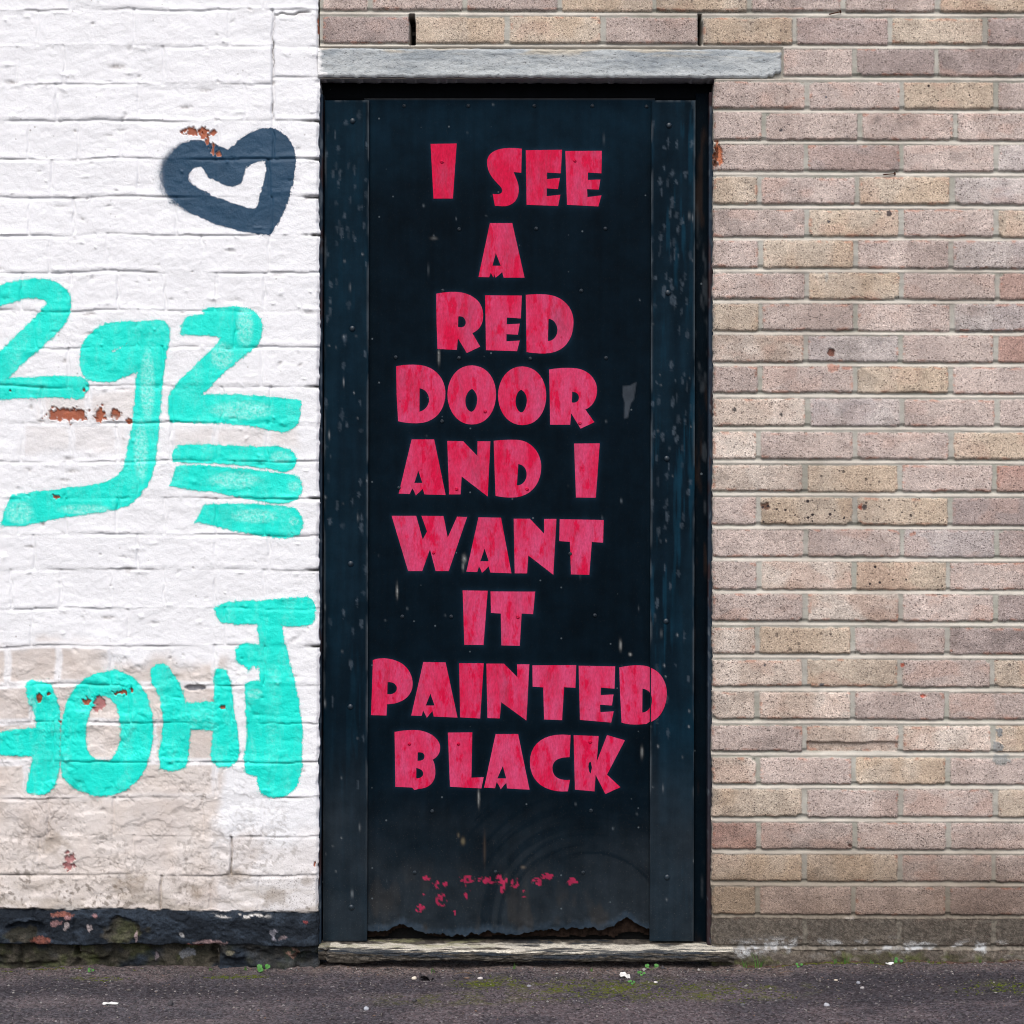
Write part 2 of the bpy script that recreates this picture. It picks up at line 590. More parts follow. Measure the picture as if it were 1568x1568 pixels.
def grid_normals(V, ny, nx):
    P = V.reshape(ny, nx, 3)
    du, dv = np.gradient(P, axis=1), np.gradient(P, axis=0)
    n = np.cross(dv, du)
    n /= np.linalg.norm(n, axis=-1, keepdims=True) + 1e-12
    n[n[..., 1] > 0] *= -1
    return n.reshape(-1, 3)

# =============================================================== WHITE PAINTED WALL (older, bigger bricks)
LB = [-159, -101, -43, 15, 70, 128, 184, 243, 301, 359, 416, 475, 531, 591, 647, 706, 762, 818, 872, 932, 989, 1048, 1105, 1166, 1221, 1280, 1339, 1392, 1447, 1500]
LP = {3: [-95, 58, 205, 350, 418], 4: [-50, 25, 98, 250, 418], 5: [-60, 86, 213, 375, 418], 6: [-30, 42, 120, 186, 335, 418],
      7: [-70, 80, 212, 330, 412], 8: [-30, 45, 113, 270, 415], 9: [-70, 75, 165, 310, 412], 10: [-40, 33, 107, 180, 253, 330, 405],
      11: [-80, 55, 210, 360], 12: [-45, 105, 250, 400], 13: [-10, 65, 135, 265, 340, 415], 14: [-40, 33, 110, 180, 262, 330, 410],
      15: [-50, 100, 212, 360], 16: [-45, 30, 102, 180, 252, 330, 405], 17: [-95, 53, 210, 330, 412], 18: [-60, 17, 93, 172, 252, 330, 405],
      19: [-100, 48, 195, 345], 20: [-65, 12, 90, 170, 330, 405], 21: [-95, 50, 200, 355], 22: [-30, 82, 235, 380],
      23: [-100, 40, 180, 330, 415], 24: [-70, 75, 175, 310, 404], 25: [-100, 60, 205, 354], 26: [-60, 30, 110, 246, 322, 397],
      27: [-80, 52, 115, 212, 420], 28: [-60, 30, 118, 240, 332, 450]}
for r_ in (0, 1, 2):
    LP[r_] = [-40 + 70 * (r_ % 2) + 148 * k for k in range(-1, 4)]

def lrow_extra(r, lo, hi):
    p = sorted(LP[r])
    rr = random.Random(r * 13 + 5)
    while p[0] > lo:
        p.insert(0, p[0] - (148 if r % 2 else 74) + rr.uniform(-5, 5))
    return [q for q in p if q < hi]

def lb_y(j, X):
    """bed joint j as a gently wavering line"""
    y = LB[j] + (vn(X, X * 0 + j * 37.0, 90, seed=11) - 0.5) * 5 + (vn(X, X * 0 + j * 37.0, 22, seed=12) - 0.5) * 2.2
    if j == 5: y = np.where(X > 418, 117 + (y - LB[j]) * 0.4, y)
    if j == 27: y = y + 3.5 * ss(300, 489, X) + (vn(X, X * 0, 18, seed=5) - .5) * 3
    return y

def blob(X, Y, cx, cy, rx, ry, seed, amt=0.5, sc=12):
    d = np.sqrt(((X - cx) / rx) ** 2 + ((Y - cy) / ry) ** 2)
    return d + (fb(X, Y, sc, seed=seed, o=3) - 0.5) * 2 * amt      # < 1 inside

def rectm(X, Y, x0, x1, y0, y1, soft, seed, amp=14):
    nx = (fb(X, Y, 45, seed=seed) - .5) * 2 * amp
    ny = (fb(X, Y, 45, seed=seed + 9) - .5) * 2 * amp
    x, y = X + nx, Y + ny
    d = np.minimum(np.minimum(x - x0, x1 - x), np.minimum(y - y0, y1 - y))
    return ss(-soft, soft, d)

lw_bare = {}
def crop(X, Y, x0, x1, y0, y1):
    gx, gy = X[0], Y[:, 0]
    i0, i1 = np.searchsorted(gx, (x0, x1))
    j0, j1 = np.searchsorted(gy, (y0, y1))
    return None if i1 - i0 < 2 or j1 - j0 < 2 else np.s_[j0:j1, i0:i1]

def left_wall_fields(X, Y):
    H = (fb(X, Y, 130, seed=1) - .5) * 0.005 + (fb(X, Y, 34, 22, seed=2) - .5) * 0.0022 + (fb(X, Y, 10, 7, seed=3, o=3) - .5) * 0.0012 + 0.0012 * (np.abs(fb(X, Y, 60, 36, seed=4, o=4) - .5) * 4 - .5) * ss(.4, .6, fb(X, Y, 140, seed=5))
    ident = np.zeros(X.shape, int)       # brick id at every vertex position: row*100+col
    row = np.zeros(X.shape, int)
    nrows = len(LB) - 1
    ys = [lb_y(j, X) for j in range(len(LB))]
    for j in range(len(LB)):
        row[Y >= ys[j]] = j
    dist = np.full(X.shape, 50.0)
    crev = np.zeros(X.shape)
    lowpart = ss(990, 1300, Y)
    for j in range(len(LB)):
        d = Y - ys[j]
        dist = np.minimum(dist, np.abs(d))
        st = 0.10 + 0.95 * ss(0.34, 0.70, fb(X, X * 0 + j * 11.0, 80, seed=40 + j, o=4))
        st = np.where((j < 26) & (X < 330), st * (1 - 0.72 * ss(1200, 1290, Y)), st)
        prof = np.where(d < 0, -0.25 * np.exp(-(d / 2.2) ** 2), -(1 - ss(0.0, 5.5, d)))
        prof = prof * ss(-1.6, 0.6, d) + np.where(d <= -1.6, 0, 0)
        lip = 0.35 * np.exp(-((d + 4) / 4.0) ** 2)
        H += 0.0029 * st * (prof + lip)
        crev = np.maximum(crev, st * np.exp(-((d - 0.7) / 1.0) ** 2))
    nbr = {}
    for r in range(nrows):
        ps = lrow_extra(r, X.min() - 10, 480)
        inrow = row == r
        if not inrow.any(): continue
        col = np.zeros(X.shape, int)
        for k, p in enumerate(ps):
            pw = p + (vn(Y, Y * 0 + p, 14, seed=60 + r) - .5) * 4
            d = X - pw
            st = 0.15 + 0.85 * vn(Y, Y * 0 + p * 3.1, 30, seed=61 + r)
            if r in (3, 4, 5) and p == 418: st = st * 0 + 1.6
            if p in (246, 354) and r in (25, 26): st = st * 0 + 2.0
            H += np.where(inrow, -0.0040 * st * np.exp(-(d / 1.7) ** 2), 0)
            dist = np.where(inrow, np.minimum(dist, np.abs(d)), dist)
            col += (X >= pw)
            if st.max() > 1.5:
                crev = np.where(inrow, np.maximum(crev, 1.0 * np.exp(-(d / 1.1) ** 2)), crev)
        ident = np.where(inrow, r * 100 + col + 1, ident)
        for k in range(len(ps) + 1):
            nbr[r * 100 + k + 1] = ((ps[k - 1] if k else -1e9), (ps[k] if k < len(ps) else 489))
    ck = np.exp(-((X - 417.5 - (vn(Y, Y * 0, 14, seed=45) - .5) * 5 - (vn(Y, Y * 0, 4, seed=46) - .5) * 2.5) / 0.9) ** 2) * ss(22, 28, Y) * (1 - ss(176, 186, Y))
    ck = ck * (.45 + .55 * ss(.3, .6, vn(Y, Y * 0, 18, seed=47)))
    ck2 = np.exp(-((Y - 22 + .05 * (X - 420) - (vn(X, X * 0, 9, seed=48) - .5) * 4) / 1.6) ** 2) * ss(418, 424, X) * (1 - ss(470, 480, X))
    H -= 0.005 * np.maximum(ck, ck2)
    ckc = np.maximum(ck * .8, ck2 * .7)
    # uneven bricks
    off = (lattice(ident, ident * 7, 77) - .5) * 0.0022
    H += off * ss(1.0, 6.0, dist)
    # ---- colours
    white = np.array([0.76, 0.772, 0.795])
    Cc = np.broadcast_to(white, X.shape + (3,)).copy()
    Cc *= (0.965 + 0.07 * fb(X, Y, 110, seed=21))[..., None]
    grime = 0.10 * ss(0.45, 0.75, fb(X, Y, 60, seed=22))
    cm = np.maximum.reduce([
        rectm(X, Y, -600, 168, 992, 1400, 13, 100, 20),
        rectm(X, Y, 150, 340, 1012, 1400, 13, 101, 20),
        rectm(X, Y, -600, 300, 1228, 1400, 16, 102, 22),
        rectm(X, Y, 290, 405, 1285, 1400, 16, 103, 22) * 0.7,
        rectm(X, Y, 60, 235, 600, 650, 10, 104, 12) * 0.55,
        rectm(X, Y, 268, 455, 652, 688, 10, 105, 10) * 0.5,
        rectm(X, Y, 32, 190, 650, 692, 8, 106, 8) * 0.35,
        rectm(X, Y, 320, 520, 1285, 1420, 22, 107, 22) * 0.45])
    jw = 1 - 0.75 * (1 - ss(3, 8, dist)) * (1 - ss(1180, 1240, Y))
    cm = cm * jw * (0.82 + 0.3 * (fb(X, Y, 26, seed=23) - .5))
    cream = lerp(np.array([0.595, 0.53, 0.48]), np.array([0.53, 0.462, 0.415]), ss(.4, .6, fb(X, Y, 70, seed=24)))
    Cc = Cc * (1 - cm[..., None]) + cream * cm[..., None]
    # flaking steps in the older paint
    fl = fb(X, Y, 44, 30, seed=25, o=4)
    reg = np.clip(ss(985, 1040, Y) * (1 - ss(330, 480, X)) + 0.25 * ss(0.55, 0.7, fb(X, Y, 150, seed=26)), 0, 1)
    stp = ss(0.535, 0.55, fl) + ss(0.605, 0.62, fl) + ss(0.455, 0.47, fl)
    H += 0.0011 * stp * reg
    edge = np.exp(-((fl - 0.541) / 0.006) ** 2) + np.exp(-((fl - 0.461) / 0.006) ** 2)
    crack = np.exp(-((fb(X, Y, 38, seed=27, o=4) - .5) / 0.008) ** 2) * ss(.5, .62, fb(X, Y, 80, seed=28)) * ss(960, 1060, Y) * (1 - ss(350, 470, X))
    H -= 0.0016 * np.clip(crack, 0, 1)
    dk = np.clip(0.38 * edge * reg + 0.55 * crack, 0, 0.8)
    Cc = lerp(Cc, np.array([0.22, 0.18, 0.15]), dk * ss(0.3, 0.7, fb(X, Y, 30, seed=29)))
    Cc = lerp(Cc, np.array([0.17, 0.155, 0.145]), np.clip(ckc, 0, 1))
    # patchy dark hairlines along the crevices, stronger low down
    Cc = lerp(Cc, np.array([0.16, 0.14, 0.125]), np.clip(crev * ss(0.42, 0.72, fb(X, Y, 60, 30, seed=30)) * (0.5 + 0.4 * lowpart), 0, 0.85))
    for j in (6, 7, 8, 9, 13, 16, 18, 20):      # open joints at the corner beside the door frame
        m = np.exp(-((Y - LB[j] - 1) / 1.8) ** 2) * ss(462, 487, X + (vn(Y, X, 6, seed=3) - .5) * 12)
        Cc = lerp(Cc, np.array([0.03, 0.028, 0.026]), np.clip(m * 1.3, 0, 1))
        H -= 0.006 * m
    grime = grime + 0.30 * ss(1240, 1390, Y) + 0.35 * rectm(X, Y, 395, 500, 1338, 1396, 14, 108) + 0.25 * rectm(X, Y, 150, 330, 1330, 1385, 16, 109)
    low = ss(1325, 1392, Y) * ss(0.45, 0.7, fb(X, Y, 50, 18, seed=31))
    Cc = lerp(Cc, np.array([0.30, 0.26, 0.21]), 0.55 * low)
    gsp = ss(.58, .68, fb(X, Y, 5, seed=32, o=2)) * np.clip(ss(1300, 1390, Y) * ss(.42, .6, fb(X, Y, 45, 30, seed=33)) + .5 * ss(1180, 1300, Y) * ss(.5, .65, fb(X, Y, 60, seed=34)), 0, 1)
    Cc = lerp(Cc, np.array([0.17, 0.145, 0.12]), gsp * .75)
    for (gx_, gy_, gr_) in ((425, 1375, 22), (470, 1350, 18), (300, 1365, 16), (80, 1290, 26), (200, 1350, 26), (360, 1340, 18)):
        Cc = lerp(Cc, np.array([0.25, 0.20, 0.15]), .55 * (1 - ss(.3, 1.2, blob(X, Y, gx_, gy_, gr_, gr_ * .7, 35, .8, 14))))
    # bare brick where the paint has come off
    bare = [(294, 201, 13, 6, 1), (312, 204, 8, 7, 2), (326, 203, 5, 4, 3), (318, 216, 3, 7, 4), (326, 228, 3, 9, 5), (334, 236, 4, 4, 4),
            (104, 635, 29, 10, 6), (154, 635, 9, 11, 7), (178, 634, 6, 7, 8), (198, 645, 4, 4, 9), (128, 597, 4, 2.5, 2),
            (60, 1068, 5, 8, 10), (75, 1062, 3, 3, 11), (133, 1074, 7, 6, 12), (152, 1076, 10, 12, 13), (184, 1060, 10, 4, 14), (202, 1058, 3, 4, 15),
            (93, 1105, 4, 2, 16), (341, 1083, 4, 3, 17), (106, 1317, 8, 14, 18), (16, 597, 2, 2, 3), (484, 1323, 2, 4, 6), (489, 40, 2, 14, 8), (85, 761, 6, 4, 9)]
    BARE = np.zeros(X.shape)
    for (cx, cy, rx, ry, sd) in bare:
        if X.min() > cx + 3 * rx or X.max() < cx - 3 * rx: continue
        sl_ = crop(X, Y, cx - 3 * rx - 8, cx + 3 * rx + 8, cy - 3 * ry - 8, cy + 3 * ry + 8)
        if sl_ is None: continue
        Xf, Yf, Cf, Hf = X, Y, Cc, H
        X, Y, Cc, H = Xf[sl_], Yf[sl_], Cf[sl_], Hf[sl_].copy()
        b = blob(X, Y, cx, cy, rx, ry, 200 + sd, 0.9, 4.5)
        m = 1 - ss(0.92, 1.08, b)
        BARE[sl_] = np.maximum(BARE[sl_], m)
        rim = np.exp(-((b - 1.12) / 0.13) ** 2)
        bc = lerp(np.array([0.42, 0.12, 0.055]), np.array([0.24, 0.075, 0.045]), fb(X, Y, 12, seed=50 + sd))
        if sd in (13, 18): bc = lerp(np.array([0.33, 0.10, 0.085]), np.array([0.45, 0.25, 0.26]), fb(X, Y, 9, seed=50 + sd))
        Cc = Cc * (1 - m[..., None]) + bc * m[..., None]
        Cc = lerp(Cc, np.array([0.30, 0.25, 0.20]), 0.45 * rim * fb(X, Y, 8, seed=51))
        H += -0.0035 * m + 0.0010 * rim
        Cf[sl_], Hf[sl_] = Cc, H
        X, Y, Cc, H = Xf, Yf, Cf, Hf
    b = blob(X, Y, 298, 1053, 14, 4.5, 230, 0.35, 8)
    m = 1 - ss(0.9, 1.1, b)
    H -= 0.010 * m
    Cc = lerp(Cc, np.array([0.30, 0.30, 0.32]), m)
    # pits and mortar snots
    for k in range(420):
        rr = random.Random(900 + k)
        px, py, pr = rr.uniform(-150, 486), rr.uniform(-50, 1380), rr.uniform(1.2, 4.0)
        if rr.random() < .35: py = rr.choice(LB[3:27]) + rr.uniform(-3, 5)
        s_ = crop(X, Y, px - 16, px + 16, py - 14, py + 14)
        if s_ is None: continue
        el_ = rr.choice((1.0, 1.5, 3.0))
        g = np.exp(-(((X[s_] - px + (Y[s_] - py) * rr.uniform(-.6, .6)) / (pr * el_)) ** 2 + ((Y[s_] - py) / pr) ** 2))
        g = g * (.5 + vn(X[s_], Y[s_], 3, seed=k))
        sg = -1 if rr.random() < .55 else 1
        H[s_] += sg * 0.0024 * g
        if sg < 0: Cc[s_] = lerp(Cc[s_], np.array([0.25, 0.22, 0.2]), np.clip(0.6 * g * rr.random(), 0, 1))
    # ---- the black painted base
    top = ys[27]
    pl = ss(-0.5, 0.8, Y - top)
    rough = (fb(X, Y, 22, seed=70, o=4) - .5) + (fb(X, Y, 6, 4, seed=79, o=2) - .5) * .45
    Hp = 0.004 + rough * 0.010 + (fb(X, Y, 90, seed=71) - .5) * 0.012 - 0.0
    d1 = Y - top
    Hp += np.where(d1 < 12, 0.007 * (d1 / 12 - 0.4), 0.004)           # sloping top edge of the paint
    d2 = Y - ys[28]
    lowc = ss(-1.5, 1.0, d2 + (vn(X, Y, 16, seed=72) - .5) * 3)
    back = np.where(X < 332, 0.020, 0.004) + 0.012 * (1 - ss(0.3, 0.6, fb(X, Y, 40, 20, seed=73)))
    Hp -= lowc * back
    for p in LP[27]:
        Hp -= np.where((row == 27), 0.005 * np.exp(-((X - p) / 2.0) ** 2), 0)
    for p in (30, 118, 332, 455):
        Hp -= np.where(row >= 28, 0.010 * np.exp(-((X - p) / 3.0) ** 2), 0)
    Hp -= 0.03 * (1 - ss(0.7, 1.1, blob(X, Y, 117, 1458, 5, 8, 240, .3, 6))) + 0.022 * (1 - ss(0.7, 1.1, blob(X, Y, 470, 1466, 20, 8, 241, .4, 8)))
    Hp -= 0.016 * (1 - ss(0.7, 1.2, blob(X, Y, 40, 1420, 26, 10, 242, .6, 12))) * 1.0
    Hp -= 0.010 * (1 - ss(0.8, 1.2, blob(X, Y, 190, 1418, 24, 14, 243, .5, 12)))
    Hp -= 0.018 * (1 - ss(0.8, 1.1, blob(X, Y, 330, 1458, 9, 9, 244, .4, 8)))
    H = H * (1 - pl) + Hp * pl
    black = lerp(np.array([0.009, 0.013, 0.019]), np.array([0.022, 0.031, 0.044]), ss(.45, .7, fb(X, Y, 30, 12, seed=74)))
    stone = lerp(np.array([0.022, 0.020, 0.017]), np.array([0.085, 0.074, 0.062]), ss(.35, .7, fb(X, Y, 14, seed=75)))
    mossy = lerp(np.array([0.022, 0.022, 0.013]), np.array([0.055, 0.068, 0.020]), ss(.45, .75, fb(X, Y, 20, seed=76)))
    P = black
    raw = lowc * np.where(X < 335, 1.0, 0.45) * ss(0.3, 0.55, fb(X, Y, 40, seed=77) + np.where(X < 335, 0.2, 0.0))
    raw = np.maximum(raw, (1 - ss(0.8, 1.2, blob(X, Y, 190, 1424, 30, 18, 243, .5, 12))) * 0.9)
    raw = np.maximum(raw, (1 - ss(0.8, 1.2, blob(X, Y, 30, 1432, 26, 12, 248, .5, 12))) * 0.9)
    P = P * (1 - raw[..., None]) + (stone * 0.45 + mossy * 0.55) * raw[..., None]
    for (cx, cy, rx, ry, c, sd) in ((88, 1412, 9, 11, (0.34, 0.19, 0.19), 1), (96, 1400, 12, 4, (0.30, 0.11, 0.08), 2), (62, 1440, 12, 6, (0.24, 0.085, 0.06), 3),
                                    (137, 1418, 8, 5, (0.42, 0.36, 0.36), 4), (148, 1402, 5, 3, (0.40, 0.22, 0.22), 5), (102, 1416, 4, 6, (0.42, 0.36, 0.36), 6),
                                    (209, 1432, 2, 9, (0.36, 0.28, 0.28), 7), (320, 1443, 18, 4, (0.28, 0.19, 0.19), 8), (298, 1446, 9, 3, (0.25, 0.09, 0.06), 9),
                                    (419, 1429, 5, 8, (0.24, 0.24, 0.28), 10), (279, 1430, 4, 3, (0.38, 0.38, 0.38), 11), (449, 1464, 8, 7, (0.30, 0.18, 0.14), 12),
                                    (470, 1411, 4, 2, (0.24, 0.05, 0.05), 13), (237, 1465, 3, 6, (0.24, 0.20, 0.22), 14), (285, 1463, 12, 5, (0.16, 0.17, 0.19), 15),
                                    (106, 1404, 5, 3, (0.36, 0.2, 0.2), 16), (352, 1460, 8, 4, (0.16, 0.15, 0.11), 17), (435, 1434, 6, 4, (0.2, 0.16, 0.17), 18)):
        m = 1 - ss(0.85, 1.1, blob(X, Y, cx, cy, rx, ry, 300 + sd, 1.1, 8))
        P = lerp(P, np.array(c) * .75, m * (.55 + .45 * vn(X, Y, 4, seed=sd)))
    wl = np.exp(-((Y - top - 7) / 2.2) ** 2) * ss(320, 345, X) * (1 - ss(395, 420, X)) * ss(.4, .55, fb(X, Y, 9, 5, seed=78))
    P = lerp(P, np.array([0.6, 0.58, 0.55]), np.clip(wl * 1.2, 0, 1))
    Cc = Cc * (1 - pl[..., None]) + P * pl[..., None]
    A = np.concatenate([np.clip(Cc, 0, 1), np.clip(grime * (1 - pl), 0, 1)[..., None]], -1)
    lw_bare['m'] = BARE
    return H, A, ident, nbr

STEP = 1.6
XL = 489.0
lw = empty('painted_brick_wall', 'old brick wall painted white with teal and navy graffiti and a black base, left of the door', 'wall', (W(240, 1480)[0], 0.0, 0.0))
lw.location = (0, 0, 0)

def ragged_left(X, Y, V):
    """the arris beside the door is chipped and uneven"""
    e = 488.6 + (vn(Y, Y * 0, 30, seed=400) - .5) * 3.0 + (vn(Y, Y * 0, 6, seed=401) - .5) * 2.0
    e = e - 2.0 * ss(1100, 1400, Y) * 0.6
    t = np.clip((X - 474) / (XL - 474), 0, 1)
    Xn = np.where(X > 474, 474 + t * (e - 474), X)
    Hd = -0.006 * ss(483, 489, X) ** 2 * (0.4 + vn(Y, Y * 0, 12, seed=402))
    return Xn, Hd

X, Y = grid(-150, XL, -60, 1490, STEP)
H, A, IDV, NBR = left_wall_fields(X, Y)
BARE0 = lw_bare['m']
Xr, Hd = ragged_left(X, Y, None)
H = H + Hd
V = verts_of(Xr, Y, H).reshape(-1, 3)
Acol = A.reshape(-1, 4)
ny, nx = X.shape
NRM = grid_normals(V, ny, nx)
Q = quads(ny, nx)
# a brick's own surface is everything between its joints; the joints' hollows are the mortar
Xc, Yc = (X[:-1, :-1] + X[1:, 1:]) / 2, (Y[:-1, :-1] + Y[1:, 1:]) / 2
idc = IDV[:-1, :-1].copy()
same = (IDV[:-1, :-1] == IDV[1:, 1:]) & (IDV[:-1, 1:] == IDV[1:, :-1]) & (IDV[:-1, :-1] == IDV[1:, :-1])
near = np.zeros(idc.shape, bool)
for j in range(len(LB)):
    d = Yc - lb_y(j, Xc)
    near |= (d > -0.5) & (d < 5.5)
idc[near | ~same] = 0
lw_data = dict(bare=BARE0, X=X, Y=Y, V=V, ny=ny, nx=nx, Q=Q, N=NRM)
outer = []
nb = 0
for k in np.unique(idc):
    if k == 0: continue
    sel = idc == k
    q = Q[sel]
    if len(q) < 30:
        idc[sel] = 0
        continue
    r = k // 100
    xr = Xc[sel]
    yr = Yc[sel]
    if xr.max() < 2 or yr.max() < 2:
        continue
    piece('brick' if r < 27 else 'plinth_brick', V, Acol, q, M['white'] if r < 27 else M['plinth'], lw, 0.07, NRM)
    idc[sel] = -1
    nb += 1
print('left bricks', nb)
isplinth = Yc > 1392
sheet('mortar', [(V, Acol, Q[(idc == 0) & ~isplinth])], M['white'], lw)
sheet('base_mortar', [(V, Acol, Q[(idc == 0) & isplinth])], M['plinth'], lw)
outer.append((V, Acol, Q[(idc > 0)]))
for (x0, x1, y0, y1) in ((-500, -150, -300, 1490), (-150, XL, -300, -60)):
    Xo, Yo = grid(x0, x1, y0, y1, 5.0)
    Ho, Ao, _, _ = left_wall_fields(Xo, Yo)
    outer.append((verts_of(Xo, Yo, Ho).reshape(-1, 3), Ao.reshape(-1, 4), quads(*Xo.shape).reshape(-1, 4)))
outer = [(v, c, q.reshape(-1, 4)) for v, c, q in outer]
ob = sheet('surrounding_brickwork', outer, M['white'], lw)
setp(ob, kind='stuff')
bm = bmesh.new()
x0, z0 = W(-500, 1560); x1, z1 = W(484, -300)
box(bm, x0, x1, 0.045, 0.26, z0, z1)
bm_obj('wall_core', bm, M['core'], lw)

# ------------------------------------------------------------ spray paint on the white wall: films that follow its surface
def film(name, label, loops, mat, w_in, w_out, thin, seed):
    xs = [p[0] for lp in loops for p in lp]; ys = [p[1] for lp in loops for p in lp]
    X, Y, V, nx = lw_data['X'], lw_data['Y'], lw_data['V'], lw_data['nx']
    gx, gy = X[0], Y[:, 0]
    i0, i1 = np.searchsorted(gx, [min(xs) - 24, max(xs) + 24])
    j0, j1 = np.searchsorted(gy, [min(ys) - 24, max(ys) + 24])
    i1 = min(i1, len(gx)); j1 = min(j1, len(gy))
    sx, sy = X[j0:j1, i0:i1], Y[j0:j1, i0:i1]
    wob = (fb(sx, sy, 26, seed=seed) - .5) * 2.4 + (fb(sx, sy, 5, seed=seed + 1, o=2) - .5) * 3.4
    d = sdf(loops, sx, sy) + wob
    wi, wo = (w_in(sx, sy), w_out(sx, sy)) if callable(w_in) else (w_in, w_out)
    m = ss(0, 1, (d + wo) / (wi + wo))
    m = np.maximum(m, 0.27 * np.exp(-np.maximum(-d, 0) / 8.0) * (d < 4))       # fine mist round the stroke
    m = m * (1 - ss(.2, .7, lw_data['bare'][j0:j1, i0:i1]))
    th = np.zeros(sx.shape)
    for (cx, cy, rx, ry) in thin:
        q = np.sqrt(((sx - cx) / rx) ** 2 + ((sy - cy) / ry) ** 2)
        th = np.maximum(th, 1 - ss(0.5, 1.0, q))
    idx = (np.arange(j0, j1)[:, None] * nx + np.arange(i0, i1)[None, :])
    keep = np.maximum.reduce([m[:-1, :-1], m[1:, 1:], m[1:, :-1], m[:-1, 1:]]) > 0.025
    Qs = np.stack([idx[:-1, :-1], idx[1:, :-1], idx[1:, 1:], idx[:-1, 1:]], -1)[keep]
    used, inv = np.unique(Qs.ravel(), return_inverse=True)
    v = V[used] + lw_data['N'][used] * (0.00012 + 0.00007 * (seed - 500))
    full = np.zeros(len(V)); full[idx.ravel()] = m.ravel()
    ft = np.zeros(len(V)); ft[idx.ravel()] = th.ravel()
    me = mesh_np(name, v, inv.reshape(-1, 4), None, {'mask': full[used], 'thin': ft[used]})
    o = link(name, me, mat, lw)
    me.normals_split_custom_set_from_vertices(lw_data['N'][used].tolist())
    o['label'] = label
    return o

K = 1568 / 500
heart = path('M 755,850 C 750,780 790,720 870,685 C 940,660 1000,680 1050,700 L 1095,720 C 1140,680 1200,620 1290,615 C 1370,620 1420,690 1420,780 C 1415,880 1370,1020 1310,1110 C 1290,1135 1260,1128 1225,1118 L 1150,1110 C 1000,1070 880,1010 810,970 C 775,940 757,900 755,850 Z '
             'M 905,855 C 905,815 930,795 965,800 C 980,810 985,830 1000,850 C 1060,880 1100,900 1130,895 C 1170,885 1165,840 1180,810 C 1205,780 1240,765 1275,770 C 1290,800 1270,880 1240,970 L 1228,1005 L 1190,1000 C 1080,970 970,920 925,885 Z', 0, 0, K)
film('painted_heart', 'navy blue spray painted heart outline', heart, M['navy'],
     lambda x, y: 2.2 + 20 * (1 - ss(245, 300, x)), lambda x, y: 3.2 + 12 * (1 - ss(245, 300, x)), [], 501)
